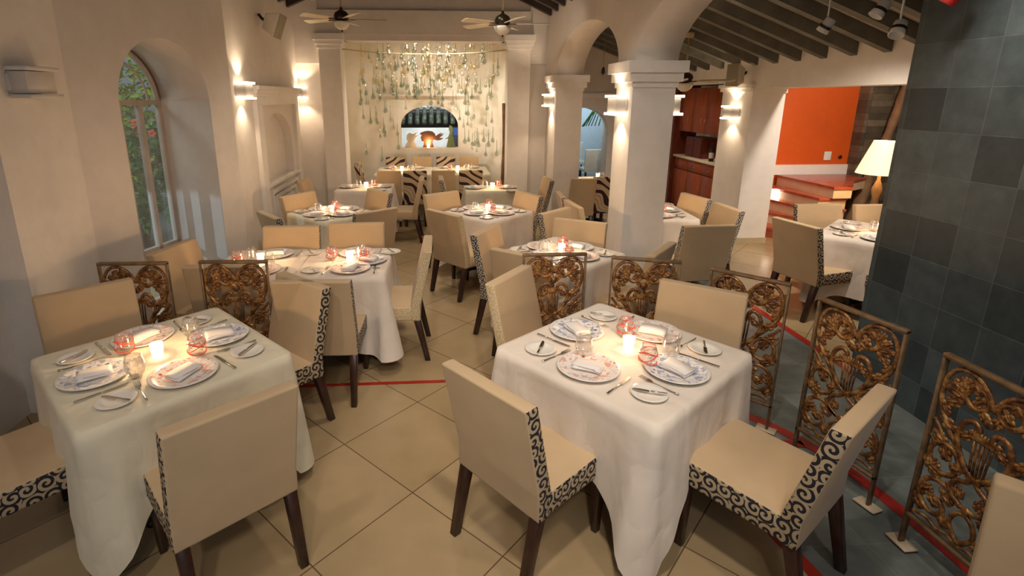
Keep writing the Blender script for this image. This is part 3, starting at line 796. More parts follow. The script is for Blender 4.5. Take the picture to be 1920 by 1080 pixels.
table('T6', .60, 5.93, math.radians(44), .375, .375, 'cloth', 'the right middle table', .5, .64, 11)
table('T7', .80, 7.54, 0, .38, .27, 'cloth_cream', 'the small right rear table', .5, .6, 12)
table('T8', 1.06, 4.22, math.radians(38), .385, .385, 'cloth', 'the front pillar table', .5, .68, 13)
table('T9a', -.56, 9.50, 0, .50, .52, 'cloth_cream', 'the long alcove table, left half', .45, .5, 14)
table('T9b', .45, 9.50, 0, .50, .52, 'cloth_cream', 'the long alcove table, right half', .45, .5, 15)
table('T10', 2.52, 5.85, math.radians(-4), .37, .47, 'cloth', 'the table right of the front pillar', .5, .64, 16)
table('T11', 4.33, 4.63, math.radians(40), .48, .48, 'cloth', 'the table beyond the slate wall', .55, .70, 17)
table('T12', 2.60, 8.30, 0, .27, .28, 'cloth_cream', 'the table between the pillars', .45, .5, 18)

# ---------------------------------------------------------------- tableware
def charger_mesh(mat):
    mb = MB(); mb.lathe([(.001, .004), (.075, .004), (.09, .007), (.128, .016), (.150, .021), (.152, .019), (.13, .010), (.085, .0), (.001, .0)], 40, caps=False); return mb.mesh('charger_plate', mat)
def bread_mesh():
    mb = MB(); mb.lathe([(.001, .004), (.045, .004), (.055, .008), (.080, .015), (.082, .013), (.055, .002), (.04, 0), (.001, 0)], 30, caps=False); return mb.mesh('bread_plate', M['china'])
def napkin_mesh():
    mb = MB(); k = 10; vs = []; fs = []
    for (w, z0, z1, y0, y1, sh) in ((.070, .0, .006, -.046, .044, 0), (.068, .0062, .012, -.043, .045, .002), (.069, .0122, .019, -.044, .042, -.002)):
        base = len(vs)
        for i in range(k + 1):
            x = -w + 2 * w * i / k; b = .006 * math.cos(x * 18) + .002
            for (y, z) in ((y0, z0), (y1, z0), (y1, z1), (y0, z1)): vs.append((x + sh, y + .003 * math.sin(x * 40 + sh * 900), z + b + (.004 if y < 0 and z == z1 else 0)))
        for i in range(k):
            for q in range(4): fs.append((base + i * 4 + q, base + i * 4 + (q + 1) % 4, base + (i + 1) * 4 + (q + 1) % 4, base + (i + 1) * 4 + q))
        fs += [tuple(base + q for q in range(4)), tuple(base + k * 4 + q for q in range(4))]
    mb.add(vs, fs, 0, True); return mb.mesh('napkin', M['napkin'], weld=False)
def knife_meshes(l=.215):
    a = MB(); a.hexa([(-.006, -l / 2, .001), (.006, -l / 2, .001), (.0045, -.005, .001), (-.0045, -.005, .001)], [(-.005, -l / 2, .009), (.005, -l / 2, .009), (.004, -.005, .008), (-.004, -.005, .008)])
    b = MB(); pts = [(-.008, 0), (.008, 0), (.0095, l * .3), (.006, l * .43), (-.002, l * .5), (-.008, l * .46)]; b.prism(pts, .002, .0045)
    return a.mesh('handle', M['steel'], bev=.0015), b.mesh('blade', M['steel'])
def fork_meshes(l=.20):
    a = MB(); a.tube([(0, -l / 2, .006), (0, -l * .4, .004), (0, -l * .1, .004), (0, l * .18, .005)], [.0065, .0055, .003, .0028], 6, flat=.6)
    b = MB(); b.prism([(-.004, l * .16), (.004, l * .16), (.012, l * .24), (.012, l * .30), (-.012, l * .30), (-.012, l * .24)], .004, .0065)
    for i in range(4): x = -.0105 + i * .007; b.hexa([(x - .0016, l * .29, .004), (x + .0016, l * .29, .004), (x + .001, l * .5, .007), (x - .001, l * .5, .007)], [(x - .0016, l * .29, .0065), (x + .0016, l * .29, .0065), (x + .001, l * .5, .0085), (x - .001, l * .5, .0085)])
    return a.mesh('handle', M['steel']), b.mesh('tines', M['steel'])
def tumbler_meshes():
    mb = MB(); H = .112
    mb.lathe([(.001, .008), (.028, .008), (.041, .024), (.046, .052), (.042, .086), (.034, H), (.0325, H), (.0405, .086), (.0445, .052), (.039, .024), (.024, .010), (.001, .010)], 24, caps=False)
    mb.lathe([(.001, 0), (.024, 0), (.026, .008), (.001, .008)], 24, caps=False)
    g = mb.mesh('tumbler', M['glass'], weld=False)
    th = MB()
    for k, (z0, am, f, p) in enumerate(((.036, .014, 1, 0), (.053, .022, 1, 2.2), (.074, .010, 2, 1.0), (.058, .024, 1, 4.3))):
        pts = []
        for i in range(30):
            a = 2 * PI * i / 30; z = z0 + am * math.sin(f * a + p)
            r = .0468 - abs(z - .052) * .14; pts.append((r * math.cos(a), r * math.sin(a), z))
        th.tube(pts, .0018, 5, closed=True)
    return g, th.mesh('red_thread', M['redglass'])
def votive_meshes():
    mb = MB(); n = 24; vs = []; 
    prof = [(.024, .0), (.026, .03), (.031, .075), (.0295, .075), (.024, .03), (.021, .006)]
    mb.lathe(prof, n); g = mb.mesh('votive_glass', M['candleglass'])
    w = MB(); w.lathe([(.019, .008), (.019, .035), (.001, .037)], 16); wm = w.mesh('wax', M['china'])
    f = MB(); f.ball((0, 0, .052), .0055, .0055, .015, 8, 8); return g, wm, f.mesh('flame', M['flame'])
CZ = .7615
BM = {}
def make_one(kind):
    if kind in ('charger_blue', 'charger_red'):
        o = obj('charger_plate', charger_mesh(M['plate_blue' if 'blue' in kind else 'plate_red'])); return tag(o, None, 'plate')
    if kind == 'bread': return tag(obj('bread_plate', bread_mesh()), None, 'plate')
    if kind == 'napkin': return tag(obj('folded_napkin', napkin_mesh()), None, 'napkin')
    if kind in ('knife', 'butter'):
        a, b = knife_meshes(.215 if kind == 'knife' else .15); r = empty('dinner_knife' if kind == 'knife' else 'butter_knife', cat='knife'); obj('handle', a, r); obj('blade', b, r); return r
    if kind == 'fork': a, b = fork_meshes(); r = empty('dinner_fork', cat='fork'); obj('handle', a, r); obj('tines', b, r); return r
    if kind in ('glass_red', 'glass_clear'):
        if 'tumbler' not in BM: BM['tumbler'] = tumbler_meshes()
        g, t = BM['tumbler']
        if kind == 'glass_clear': return tag(obj('water_tumbler', g), None, 'glass')
        r = empty('red_threaded_tumbler', cat='glass'); obj('bowl', g, r); obj('red_thread', t, r); return r
    if kind == 'votive':
        g, w, f = votive_meshes(); r = empty('votive_candle', cat='candle'); obj('votive_glass', g, r); obj('wax', w, r); obj('flame', f, r); return r
PL = {'charger': 'chargers', 'bread': 'bread plates', 'napkin': 'napkins', 'knife': 'dinner knives', 'butter': 'butter knives', 'fork': 'dinner forks', 'glass': 'tumblers', 'votive': 'candles'}
SEEN = set()
def ware(kind, T, lx, ly, lr, label, z=CZ):
    x, y, rz, hx, hy, desc = TD[T]
    p = Matrix.Rotation(rz, 3, 'Z') @ Vector((lx, ly, 0))
    lb = label % desc
    n_ = 0
    if len(lb.split()) > 16: print('LONG', lb)
    if lb in SEEN: print('SAME', lb)
    SEEN.add(lb)
    return inst('ware_' + kind, lambda: make_one(kind), (x + p.x, y + p.y, z), rz + lr, lb, PL[kind.split('_')[0]] + ' laid on the tables')
def dirword(T, ang):
    """side of the table as the photo shows it"""
    a = math.degrees(ang) % 360
    names = [(0, 'right'), (45, 'far right'), (90, 'far'), (135, 'far left'), (180, 'left'), (225, 'near left'), (270, 'near'), (315, 'near right'), (360, 'right')]
    return min(names, key=lambda q: abs(q[0] - a))[1]
def setting(T, ang, kind, dist=None, full=True, bread=True, rr=0, off=0, nrot=0):
    """ang: local direction from the centre to the seat"""
    x, y, rz, hx, hy, desc = TD[T]
    if dist is None: dist = (hx if abs(math.cos(ang)) > .7 else hy) - .175
    c, s = math.cos(ang), math.sin(ang); rt = (-s, c)   # sitter faces -ang; his right hand side
    rt = (s, -c); rt = (-rt[0], -rt[1])
    def at(r, t): return (c * r + rt[0] * t, s * r + rt[1] * t)
    w = dirword(T, ang + rz); e = (', left place' if off < -.2 else ', right place' if off > .2 else '') + ', ' + w + ' side of %s'
    a0 = ang + PI / 2   # local rotation so that +y points to the table centre
    px_, py_ = at(dist, off)
    ware('charger_' + kind, T, px_, py_, a0, ('blue' if kind == 'blue' else 'red') + ' floral charger' + e)
    ware('napkin', T, px_, py_, a0 + nrot + rr, 'folded napkin on the charger' + e, CZ + .0075)
    if full:
        q = at(dist + .015, off + .185); ware('knife', T, q[0], q[1], a0 + .06, 'dinner knife by the plate' + e)
        q = at(dist + .01, off - .185); ware('fork', T, q[0], q[1], a0 - .08, 'dinner fork by the plate' + e)
    if bread:
        q = at(dist + .02, off - .285); ware('bread', T, q[0], q[1], a0, 'small bread plate' + e)
        if full: ware('butter', T, q[0] + .0, q[1], a0 + .5, 'butter knife on the bread plate' + e, CZ + .0145)
def centre(T, red=((.13, .13), (-.13, -.13)), clear=((-.14, .14), (.14, -.14)), candle=(0, 0), watt=2.2):
    x, y, rz, hx, hy, desc = TD[T]
    R3 = Matrix.Rotation(rz, 3, 'Z')
    def wd(p): v = R3 @ Vector((*p, 0)); return dirword(T, math.atan2(v.y, v.x))
    for p in red: ware('glass_red', T, p[0], p[1], 0, 'red threaded tumbler ' + wd(p) + ' of the candle on %s')
    for p in clear: ware('glass_clear', T, p[0], p[1], 0, 'clear tumbler ' + wd(p) + ' of the candle on %s')
    o = ware('votive', T, candle[0], candle[1], 0, 'lit votive candle in the middle of %s')
    light('candle_light', 'POINT', (0, 0, .095), watt, (1, .62, .32), size=.018, parent=o)
H2 = PI / 2
for i, k in enumerate(('blue', 'red', 'blue', 'red')):   # T1: local +x is its far right side
    pass
# front right table: right, far-left ... sides in local angles 0, 90, 180, 270
setting('T1', 0, 'red', nrot=.3); setting('T1', H2, 'blue', nrot=1.2); setting('T1', PI, 'red', nrot=.35); setting('T1', -H2, 'blue', nrot=1.45)
centre('T1', ((.15, .08), (-.05, -.17)), ((-.20, .10), (.12, -.20)), (.02, -.02), 3.2)
setting('T2', 0, 'blue', nrot=1.3); setting('T2', H2, 'red', nrot=.3); setting('T2', PI, 'blue', nrot=1.35); setting('T2', -H2, 'red', nrot=.4)
centre('T2', ((-.12, .16), (.12, -.14)), ((.19, .12), (-.16, -.14)), (-.02, 0), 2.6)
for t, a in (('T3a', 'blue'), ('T3b', 'red')):
    setting(t, H2, a, nrot=.3, off=-.05); setting(t, -H2, 'red', nrot=1.3, off=.06)
centre('T3a', ((-.17, -.03),), ((-.10, .07), (.10, -.1)), (.0, 0)); centre('T3b', ((-.13, .05), (.14, -.02)), ((.10, .10),), (.02, .02))
setting('T3b', 0, 'blue', nrot=1.2, bread=False, dist=.17)
for t in ('T4', 'T6', 'T8'):
    for k in range(4): setting(t, k * H2, 'blue' if k % 2 == (t == 'T4') else 'red', nrot=.3 + k * .4, dist=.20, bread=k != 1)
    centre(t, ((.10, .07), (-.07, -.12)), ((-.12, .09),), (0, 0))
for t in ('T5', 'T7'):
    setting(t, PI, 'blue', dist=.24, full=False, bread=False); setting(t, 0, 'red', dist=.24, full=False, bread=True)
    centre(t, ((.12, .05),), ((-.09, -.02),), (.02, -.03), 1.8)
for t in ('T9a', 'T9b'):
    for k, (a, o_) in enumerate(((H2, -.22), (H2, .24), (-H2, -.22), (-H2, .24))): setting(t, a, 'blue' if k % 2 else 'red', dist=.33, full=False, bread=False, off=o_)
    centre(t, ((-.20, -.05),), ((.18, .06), (.10, -.06)), (-.05, 0), 2.4)
setting('T10', 0, 'blue', nrot=1.2, dist=.18); setting('T10', -H2, 'red', nrot=1.3, dist=.3); setting('T10', H2, 'red', dist=.3, nrot=.5)
centre('T10', ((.08, -.10),), ((-.06, .08),), (-.02, -.03))
setting('T11', PI, 'blue', nrot=1.2); setting('T11', H2, 'red', nrot=.4); setting('T11', -H2, 'red', nrot=.8)
centre('T11', ((-.12, -.05),), ((.05, .10),), (0, 0))
setting('T12', -H2, 'red', dist=.12, full=False, bread=False, off=.14)
centre('T12', (), ((.06, -.06),), (.04, .06), 1.6)
# ---------------------------------------------------------------- gilt carved screens
def leaf(mb, x, z, ang, s=1.0, y=0):
    T = Matrix.Translation((x, y, z)) @ Matrix.Rotation(-ang, 4, 'Y'); s *= 1.5
    for dx, dz, r, l in ((.012, 0, .008, .020), (.030, 0, .009, .013), (.017, .011, .006, .010), (.017, -.011, .006, .010), (.004, .008, .005, .009), (.004, -.008, .005, .009)):
        mb.ball((dx * s, 0, dz * s), l * s, .007, r * s, 7, 5, T=T)
    mb.ball((.014 * s, -.007, 0), .014 * s, .006, .0035 * s, 6, 4, T=T)
def screen_meshes():
    fr = MB(); w, t = .225, .0125
    for sx in (-1, 1): fr.box(sx * w - t if sx > 0 else -w - .0, w + 0 if sx > 0 else -w + t, -.014, .014, .012, .98)
    fr.box(-w, w, -.016, .016, .965, .985); fr.box(-w, w, -.014, .014, .165, .182)
    frame = fr.mesh('frame', M['gilt_frame'], bev=.002, seg=1, weld=False)
    ft = MB(); ft.box(-.055, .055, -.035, .035, .004, .013); foot = ft.mesh('foot_plate', M['foot_cream'], bev=.002, seg=1)
    v = MB(); Z0 = .185
    C = [ # (points x,z ; radius, closed)
        ([(.0, .655), (.018, .70), (.055, .745), (.105, .765), (.155, .755), (.190, .71), (.200, .64), (.190, .57), (.155, .51), (.115, .455), (.075, .41), (.045, .36)], .0085, 0),
        ([(.062 + .045 * math.cos(a), .672 + .042 * math.sin(a)) for a in [2 * PI * i / 10 for i in range(10)]], .0075, 1),
        ([(.0, .615), (.03, .635), (.075, .625), (.118, .655), (.165, .665), (.185, .65)], .007, 0),
        ([(.012, .345), (.045, .37), (.075, .41), (.098, .46), (.100, .515), (.082, .558), (.052, .575), (.030, .560), (.028, .535), (.045, .525), (.058, .540)], .0095, 0),
        ([(.13 + .062 * math.cos(a), .345 + .070 * math.sin(a)) for a in [2 * PI * i / 12 for i in range(12)]], .009, 1),
        ([(.0, .34), (.03, .31), (.065, .29), (.075, .25), (.055, .21), (.02, .195), (.0, .20)], .009, 0),
        ([(.02, .19), (.06, .215), (.115, .235), (.165, .220), (.195, .175), (.190, .115), (.150, .075), (.105, .080), (.085, .120), (.110, .150), (.140, .135)], .009, 0),
        ([(.0, .03), (.03, .06), (.05, .10), (.035, .15), (.0, .175)], .008, 0),
        ([(.0, .02), (.05, .03), (.09, .02), (.14, .035), (.20, .02)], .007, 0),
        ([(.205, .42), (.185, .38), (.195, .33), (.205, .28)], .006, 0),
        ([(.205, .50), (.18, .47), (.150, .43), (.165, .39)], .007, 0)]
    for pts, r, cl in C:
        for sx in (-1, 1):
            P = cat_rom([(sx * x, 0, z + Z0) for x, z in pts], 5, bool(cl)); v.tube(P, r * 1.3, 6, closed=bool(cl), flat=.85)
    for x, z, a, s in ((.07, .735, -.9, 1.2), (.125, .735, -1.9, 1.2), (.165, .70, -2.6, 1.0), (.115, .645, .2, 1.3), (.165, .60, 2.6, 1.1), (.055, .70, .9, 1.0), (.065, .645, 2.2, 1.0), (.16, .545, 1.0, 1.0),
                       (.120, .49, .5, 1.2), (.085, .49, 2.6, .9), (.14, .42, .4, 1.1), (.12, .35, 1.2, 1.2), (.15, .31, -.8, 1.1), (.095, .33, 2.8, 1.0), (.18, .27, 1.4, 1.1), (.13, .26, .3, 1.2),
                       (.085, .26, -2.0, .9), (.15, .18, -.6, 1.2), (.06, .17, .6, 1.1), (.115, .115, .9, 1.1), (.17, .06, .8, 1.2), (.065, .055, 1.2, 1.1), (.035, .23, 1.3, .9), (.185, .13, 1.6, .9), (.018, .60, 1.2, .9)):
        for sx in (-1, 1): leaf(v, sx * x, z + Z0, a if sx > 0 else PI - a, s)
    v.ball((0, -.004, Z0 + .60), .022, .012, .02, 8, 6); v.ball((0, 0, Z0 + .19), .02, .012, .022, 8, 6)
    carv = v.mesh('vine_carving', M['gilt'], weld=False)
    ly = MB()
    for i in range(5): x = (i - 2) * .0155; ly.tube([(x * .8, 0, Z0 + .345), (x, -.003, Z0 + .43), (x * 1.15, 0, Z0 + .515)], .0052, 6)
    ly.box(-.042, .042, -.010, .010, Z0 + .51, Z0 + .528)
    for i in range(7): ly.ball(((i - 3) * .0125, -.004, Z0 + .535), .006, .008, .014, 6, 5)
    ly.box(-.030, .030, -.010, .010, Z0 + .335, Z0 + .35)
    lyre = ly.mesh('lyre', M['gilt'], weld=False)
    return frame, foot, carv, lyre
def make_screen():
    fr, ft, cv, ly = SCR
    r = empty('carved_screen', cat='screen'); obj('frame', fr, r); obj('vine_carving', cv, r); obj('lyre', ly, r)
    for sx in (-1, 1): f = obj('foot_plate', ft, r); f.location = (sx * .215, 0, 0)
    return r
SCR = screen_meshes()
def screen(a, b, label, z=.0055):
    c = ((a[0] + b[0]) / 2, (a[1] + b[1]) / 2, z); an = math.atan2(b[1] - a[1], b[0] - a[0])
    inst('screen', make_screen, c, an, label, 'row of gilt carved screens along the red strip')
screen((-2.23, 3.43), (-1.78, 3.42), 'gilt carved screen at far left, half hidden by the shaded chair')
screen((-1.585, 3.43), (-1.125, 3.41), 'gilt carved screen between the front left table and the double table')
screen((.60, 3.45), (1.04, 3.45), 'gilt carved screen behind the brocade chair, in front of the pillar table')
screen((1.19, 3.36), (1.62, 3.22), 'gilt carved screen in front of the white front pillar')
screen((1.75, 3.08), (2.06, 2.76), 'slanted gilt carved screen right of the plain chair at the front right table')
screen((2.08, 2.55), (2.19, 2.11), 'gilt carved screen behind the right-hand chair, before the slate wall')
screen((2.16, 1.90), (2.17, 1.45), 'gilt carved screen at the right edge of the picture')

# ---------------------------------------------------------------- wall sconces: local +x sticks out of the wall
def make_sconce(lit=True):
    r = empty('wall_sconce', cat='wall lamp')
    mb = MB(); mb.box(.0, .11, -.125, .125, -.065, .065); mb.box(0, .02, -.14, .14, -.05, .05); mb.build('body', M['sconce'], r, bev=.002, seg=1)
    for s in (-1, 1):
        mb = MB(); z = s * .082; mb.box(.01, .135, -.145, .145, z - .012, z + .012); mb.build('glowing_diffuser' if lit else 'diffuser', M['diffuser' if lit else 'diffuser_off'], r, bev=.002, seg=1)
    for s in (-1, 1) if lit else (): light('sconce_light', 'SPOT', (.085, 0, s * .098), SW, (1, .76, .52), rot=(0 if s < 0 else PI, 0, 0), size=.03, spot=112, blend=.55, parent=r)
    return r
SW = 17
def sconce(x, y, z, ang, label, power=1.0):
    o = inst('sconce', make_sconce, (x, y, z), math.radians(ang), label, 'up and down wall sconces')
    for c in o.children:
        if c.type == 'LIGHT' and power != 1: c.data = c.data.copy(); c.data.energy = SW * power
wa = math.degrees(math.atan2(Wn.y, Wn.x))
o = make_sconce(False); o.location = (-2.55, 3.55, 2.13); tag(o, 'unlit white wall sconce on the grey pier at the left edge', None, 'up and down wall sconces')
sconce(NX, 6.16, 2.115, 0, 'glowing white sconce left of the arched niche')
sconce(NX, 8.67, 2.115, 0, 'glowing white sconce in the corner right of the arched niche')
sconce(1.80, 8.18, 2.0, 180, 'glowing white sconce on the rear arcade pillar', 1.2)
sconce(1.80, 5.06, 1.97, 180, 'glowing white sconce on the left face of the front arcade pillar')
sconce(2.20, 5.06, 1.97, 0, 'white sconce on the right face of the front arcade pillar')
sconce(XR, 7.40, 1.835, 180, 'glowing white sconce on the pillar beside the stairs')

# ---------------------------------------------------------------- ceiling fans
def make_fan(rod=.25, R=.60):
    r = empty('ceiling_fan', cat='fan')
    mb = MB(); mb.lathe([(.011, .10), (.011, .10 + rod)], 10); mb.build('downrod', M['brass'], r)
    mb = MB(); mb.lathe([(.01, .09 + rod), (.05, .10 + rod), (.06, .14 + rod), (.055, .16 + rod)], 16); mb.build('canopy', M['brass'], r)
    mb = MB(); mb.lathe([(.03, -.045), (.085, -.035), (.098, -.0), (.098, .03), (.085, .06), (.05, .085), (.02, .10), (.014, .13)], 24); mb.build('motor', M['bronze'], r)
    mb = MB(); mb.lathe([(.012, -.155), (.04, -.150), (.085, -.115), (.108, -.07), (.108, -.05), (.001, -.045)], 24); g = mb.build('light_globe', M['globe'], r)
    mb = MB(); mb.ball((0, 0, -.165), .012, .012, .014); mb.build('finial', M['bronze'], g)
    for k in range(5):
        T = Matrix.Rotation(2 * PI * k / 5, 4, 'Z')
        mb = MB(); mb.box(.08, .20, -.018, .018, -.03, -.022, T=T); a = mb.build('blade_arm', M['bronze'], r)
        mb = MB(); mb.prism([(.17, -.045), (R - .03, -.068), (R, -.045), (R, .045), (R - .03, .068), (.17, .045)], -.003, .003, T=T @ Matrix.Translation((0, 0, -.02)) @ Matrix.Rotation(.22, 4, 'X')); mb.build('blade', M['fan_blade'], r)
    return r
def fan(x, y, z, rz, label, key='fan', rod=.25, R=.6):
    inst(key, lambda: make_fan(rod, R), (x, y, z), rz, label, 'ceiling fans')
fan(-1.22, 7.55, 3.07, .15, 'ceiling fan with pale blades hanging left of the alcove opening', rod=.66, R=.60)
fan(.87, 7.0, 2.96, 1.18, 'ceiling fan with pale blades hanging right of the alcove opening', 'fan2', .76, .60)
fan(3.28, 6.95, 2.27, .45, 'ceiling fan on a long brass rod in front of the red wooden cabinets', 'fan3', .42, .62)
fn = empty('pendant_fitting', (2.95, 9.4, 0), 0, 'small pendant with a brass canopy seen through the rear arch', 'lamp')
zc = zr(2.95); mb = MB(); mb.lathe([(.05, zc - .03), (.06, zc - .01), (.02, zc - .06)][::-1], 12); mb.build('canopy', M['brass'], fn)
mb = MB(); mb.tube([(0, 0, zc - .05), (0, 0, zc - .50)], .006, 6); mb.build('rod', M['brass'], fn)
mb = MB(); mb.lathe([(.001, zc - .64), (.035, zc - .60), (.03, zc - .54), (.01, zc - .50)], 12); mb.build('bulb_holder', M['bronze'], fn)

# ---------------------------------------------------------------- speakers
def speaker(name_loc, rot, label):
    r = empty('wall_speaker', name_loc, 0, label, 'speaker'); r.rotation_euler = rot
    mb = MB(); mb.hexa([(-.09, 0, -.15), (.09, 0, -.15), (.05, .20, -.09), (-.05, .20, -.09)], [(-.09, 0, .15), (.09, 0, .15), (.05, .20, .09), (-.05, .20, .09)]); mb.build('cabinet', M['speaker'], r, bev=.012)
    mb = MB(); mb.box(-.082, .082, -.012, .002, -.142, .142); mb.build('grille', M['grille'], r, bev=.005)
    mb = MB(); mb.tube([(0, .18, 0), (0, .26, .02), (0, .31, .05)], .018, 8); mb.build('bracket', M['bronze'], r)
speaker((-1.88, 6.98, 2.88), (.35, .1, math.radians(78)), 'cream loudspeaker tilted down high on the left wall above the niche')
speaker((4.0, 7.1, 2.33), (.0, .0, math.radians(-62)), 'cream loudspeaker standing above the sconce pillar by the stairs')

# ---------------------------------------------------------------- track spot heads below the rafters
def make_spot(mat='spot'):
    r = empty('spot_lamp', cat='lamp')
    mb = MB(); mb.tube([(0, 0, .05), (0, 0, .62)], .007, 6); mb.build('stem', M['spot'], r)
    mb = MB(); T = Matrix.Rotation(.5, 4, 'X') @ Matrix.Rotation(.3, 4, 'Y'); mb.lathe([(.025, .055), (.036, .045), (.040, -.01), (.045, -.05), (.040, -.052), (.03, -.03), (.001, -.03)], 16, T=T, caps=False); mb.build('head', M[mat], r)
    mb = MB(); mb.lathe([(.046, -.02), (.048, -.01), (.046, 0)], 16, T=T, caps=False); mb.build('ring', M['spotred' if mat == 'spotred' else 'bronze'], r)
    return r
for i, (x, y, z, l) in enumerate(((2.92, 3.98, 2.56, 'white spot lamp on a stem, leftmost below the grey rafters'), (2.92, 3.50, 2.60, 'white spot lamp below the grey rafters, middle one'), (2.92, 3.33, 2.46, 'white spot lamp hanging just left of the slate wall'))):
    inst('spot', make_spot, (x, y, z), i * .8, l, 'spot lamps below the rafters')
o = make_spot('spotred'); o.location = (2.92, 3.0, 2.60); o['label'] = 'spot lamp with red rim in front of the slate wall top'

# ---------------------------------------------------------------- red wooden cabinets
CX = 4.35
cb = empty('wall_cabinet', (CX, 8.62, 0), 0, 'tall red wooden wall cupboard above the cream counter', 'cabinet')
mb = MB(); mb.box(.02, .38, -.72, .66, 1.47, 2.20); mb.build('body', M['mahogany'], cb)
for y0, y1 in ((-.715, -.24), (-.235, .22), (.225, .655)):
    mb = MB(); mb.box(0, .02, y0, y1, 1.475, 2.195); d = mb.build('door', M['mahogany'], cb, bev=.003, seg=1)
    yc = y0 + .07 if y0 > -.7 else y1 - .07; mb = MB(); mb.tube([(0, yc, 1.62), (-.03, yc + .015, 1.66), (-.03, yc - .012, 1.70), (0, yc, 1.74)], .006, 6); mb.build('handle', M['steel'], d)
lc = empty('base_cabinet', (CX, 8.62, 0), 0, 'red wooden base cupboard with drawers beneath the cream counter', 'cabinet')
mb = MB(); mb.box(.03, .42, -.76, .72, .06, 1.005); mb.build('body', M['mahogany_dark'], lc)
mb = MB(); mb.box(-.02, .44, -.80, .74, 1.005, 1.045); mb.build('worktop', M['counter'], lc, bev=.004, seg=1)
for k in range(3):
    y0 = -.75 + k * .49
    mb = MB(); mb.box(.01, .03, y0, y0 + .475, .08, .80); mb.build('door', M['mahogany'], lc, bev=.003, seg=1)
    mb = MB(); mb.box(.01, .03, y0, y0 + .475, .815, .995); d = mb.build('drawer', M['mahogany'], lc, bev=.003, seg=1)
    mb = MB(); mb.tube([(.01, y0 + .17, .90), (-.02, y0 + .19, .90), (-.02, y0 + .29, .90), (.01, y0 + .31, .90)], .006, 6); mb.build('handle', M['steel'], d)
sd = MB(); sd.box(4.30, 4.73, 9.37, 9.44, 0, 2.24); struct('wall_cabinet_side', sd, M['mahogany_dark'])
bx = MB(); bx.box(0, .30, -.28, .28, 0, .34); bx.box(-.01, 0, -.27, -.01, .02, .32); bx.box(-.01, 0, .01, .27, .02, .32)
for k in range(3): bx.tube([(-.015, .03 + .08 * k, .08 + .08 * k), (-.015, .09 + .05 * k, .08 + .08 * k)], .006, 5)
o = bx.build('wine_rack', M['mahogany_dark']); o.location = (4.42, 8.80, 1.046); tag(o, 'dark wooden box rack on the counter below the wall cupboard', 'rack')
bt = empty('wine_bottle', (4.42, 8.18, 1.046), 0, 'dark wine bottle with pale label on the cream counter', 'bottle')
mb = MB(); mb.lathe([(.036, 0), (.038, .01), (.038, .18), (.030, .21), (.014, .235), (.013, .30), (.015, .30), (.001, .305)], 16); mb.build('bottle_body', M['bottle'], bt)
mb = MB(); mb.lathe([(.0388, .05), (.0388, .14)], 16, caps=False); mb.build('paper_label', M['label'], bt)
o = MB().lathe([(.001, 0), (.04, 0), (.042, .07), (.001, .07)], 14, caps=False).build('small_jar', M['sconce']); o.location = (4.45, 8.04, 1.046); tag(o, 'small pale jar beside the wine bottle on the counter', 'jar')
bm_ = MB(); bm_.box(4.20, 4.36, 9.44, 10.75, 0, .75); struct('wall_low_ledge', bm_, M['wall'])

# ---------------------------------------------------------------- stair hall things
lp = empty('table_lamp', (5.78, 6.45, 0), 0, 'lamp with a glowing cream shade right of the stairs, cut by the slate wall', 'lamp')
mb = MB(); mb.lathe([(.27, 1.08), (.13, 1.50)], 28, caps=False); mb.lathe([(.268, 1.08), (.128, 1.50)], 28, caps=False); mb.build('lamp_shade', M['shade'], lp)
mb = MB(); mb.lathe([(.16, 0), (.15, .03), (.03, .06), (.022, .5), (.05, .6), (.035, .75), (.06, .88), (.02, 1.0), (.015, 1.27)], 16); mb.build('base', M['bark'], lp)
mb = MB(); mb.ball((0, 0, 1.30), .05, .05, .06); mb.build('bulb', M['flame'], lp)
light('lamp_bulb_light', 'POINT', (0, 0, 1.42), 14, WARM, size=.05, parent=lp)
mb = MB(); mb.box(-.05, .05, -.05, .05, 0, .15); o = mb.build('glowing_cube_lamp', emis('cube_lamp_glow', (1, .84, .66), 4), bev=.01); o.location = (5.33, 7.80, .497); tag(o, 'small glowing white cube lamp on the stairs beside the pillar', 'lamp')
mb = MB(); mb.box(-.06, .06, -.012, 0, -.07, .07); o = mb.build('wall_switch', M['outdoor_white'], bev=.004); o.location = (6.38, 8.198, 1.12); tag(o, 'white switch plate on the orange wall above the landing', 'switch')
o = MB().lathe([(.001, 0), (.03, 0), (.03, .012), (.001, .012)], 14, T=Matrix.Rotation(PI / 2, 4, 'X'), caps=False).build('wall_fitting', M['bronze']); o.location = (6.60, 8.198, 1.10); tag(o, 'round brown knob beside the white switch plate', 'fitting')
vine = MB()
for P, rr in (([(6.70, 7.86, 0), (6.85, 7.84, .8), (7.02, 7.82, 1.5), (7.15, 7.84, 2.1), (7.22, 7.84, 2.6)], [.10, .07, .06, .065, .05]), ([(7.22, 7.84, 2.5), (7.32, 7.82, 2.1), (7.33, 7.82, 1.5), (7.42, 7.84, .9), (7.45, 7.86, 0)], [.06, .07, .06, .055, .08]), ([(7.12, 7.86, 2.0), (7.3, 7.8, 2.25), (7.6, 7.84, 2.5)], [.05, .05, .04])):
    C_ = cat_rom(P, 6); n = len(C_); R_ = [rr[min(int(i / n * len(rr)), len(rr) - 1)] for i in range(n)]; R_ = [sum(R_[max(0, i - 3):i + 4]) / len(R_[max(0, i - 3):i + 4]) * (1 + .12 * math.sin(i * 1.9)) for i in range(n)]
    vine.tube(C_, R_, 9)
o = vine.build('vine_trunk', M['bark'], weld=False); tag(o, 'gnarled brown vine trunk climbing the dark stone wall right of the orange wall', 'tree trunk')

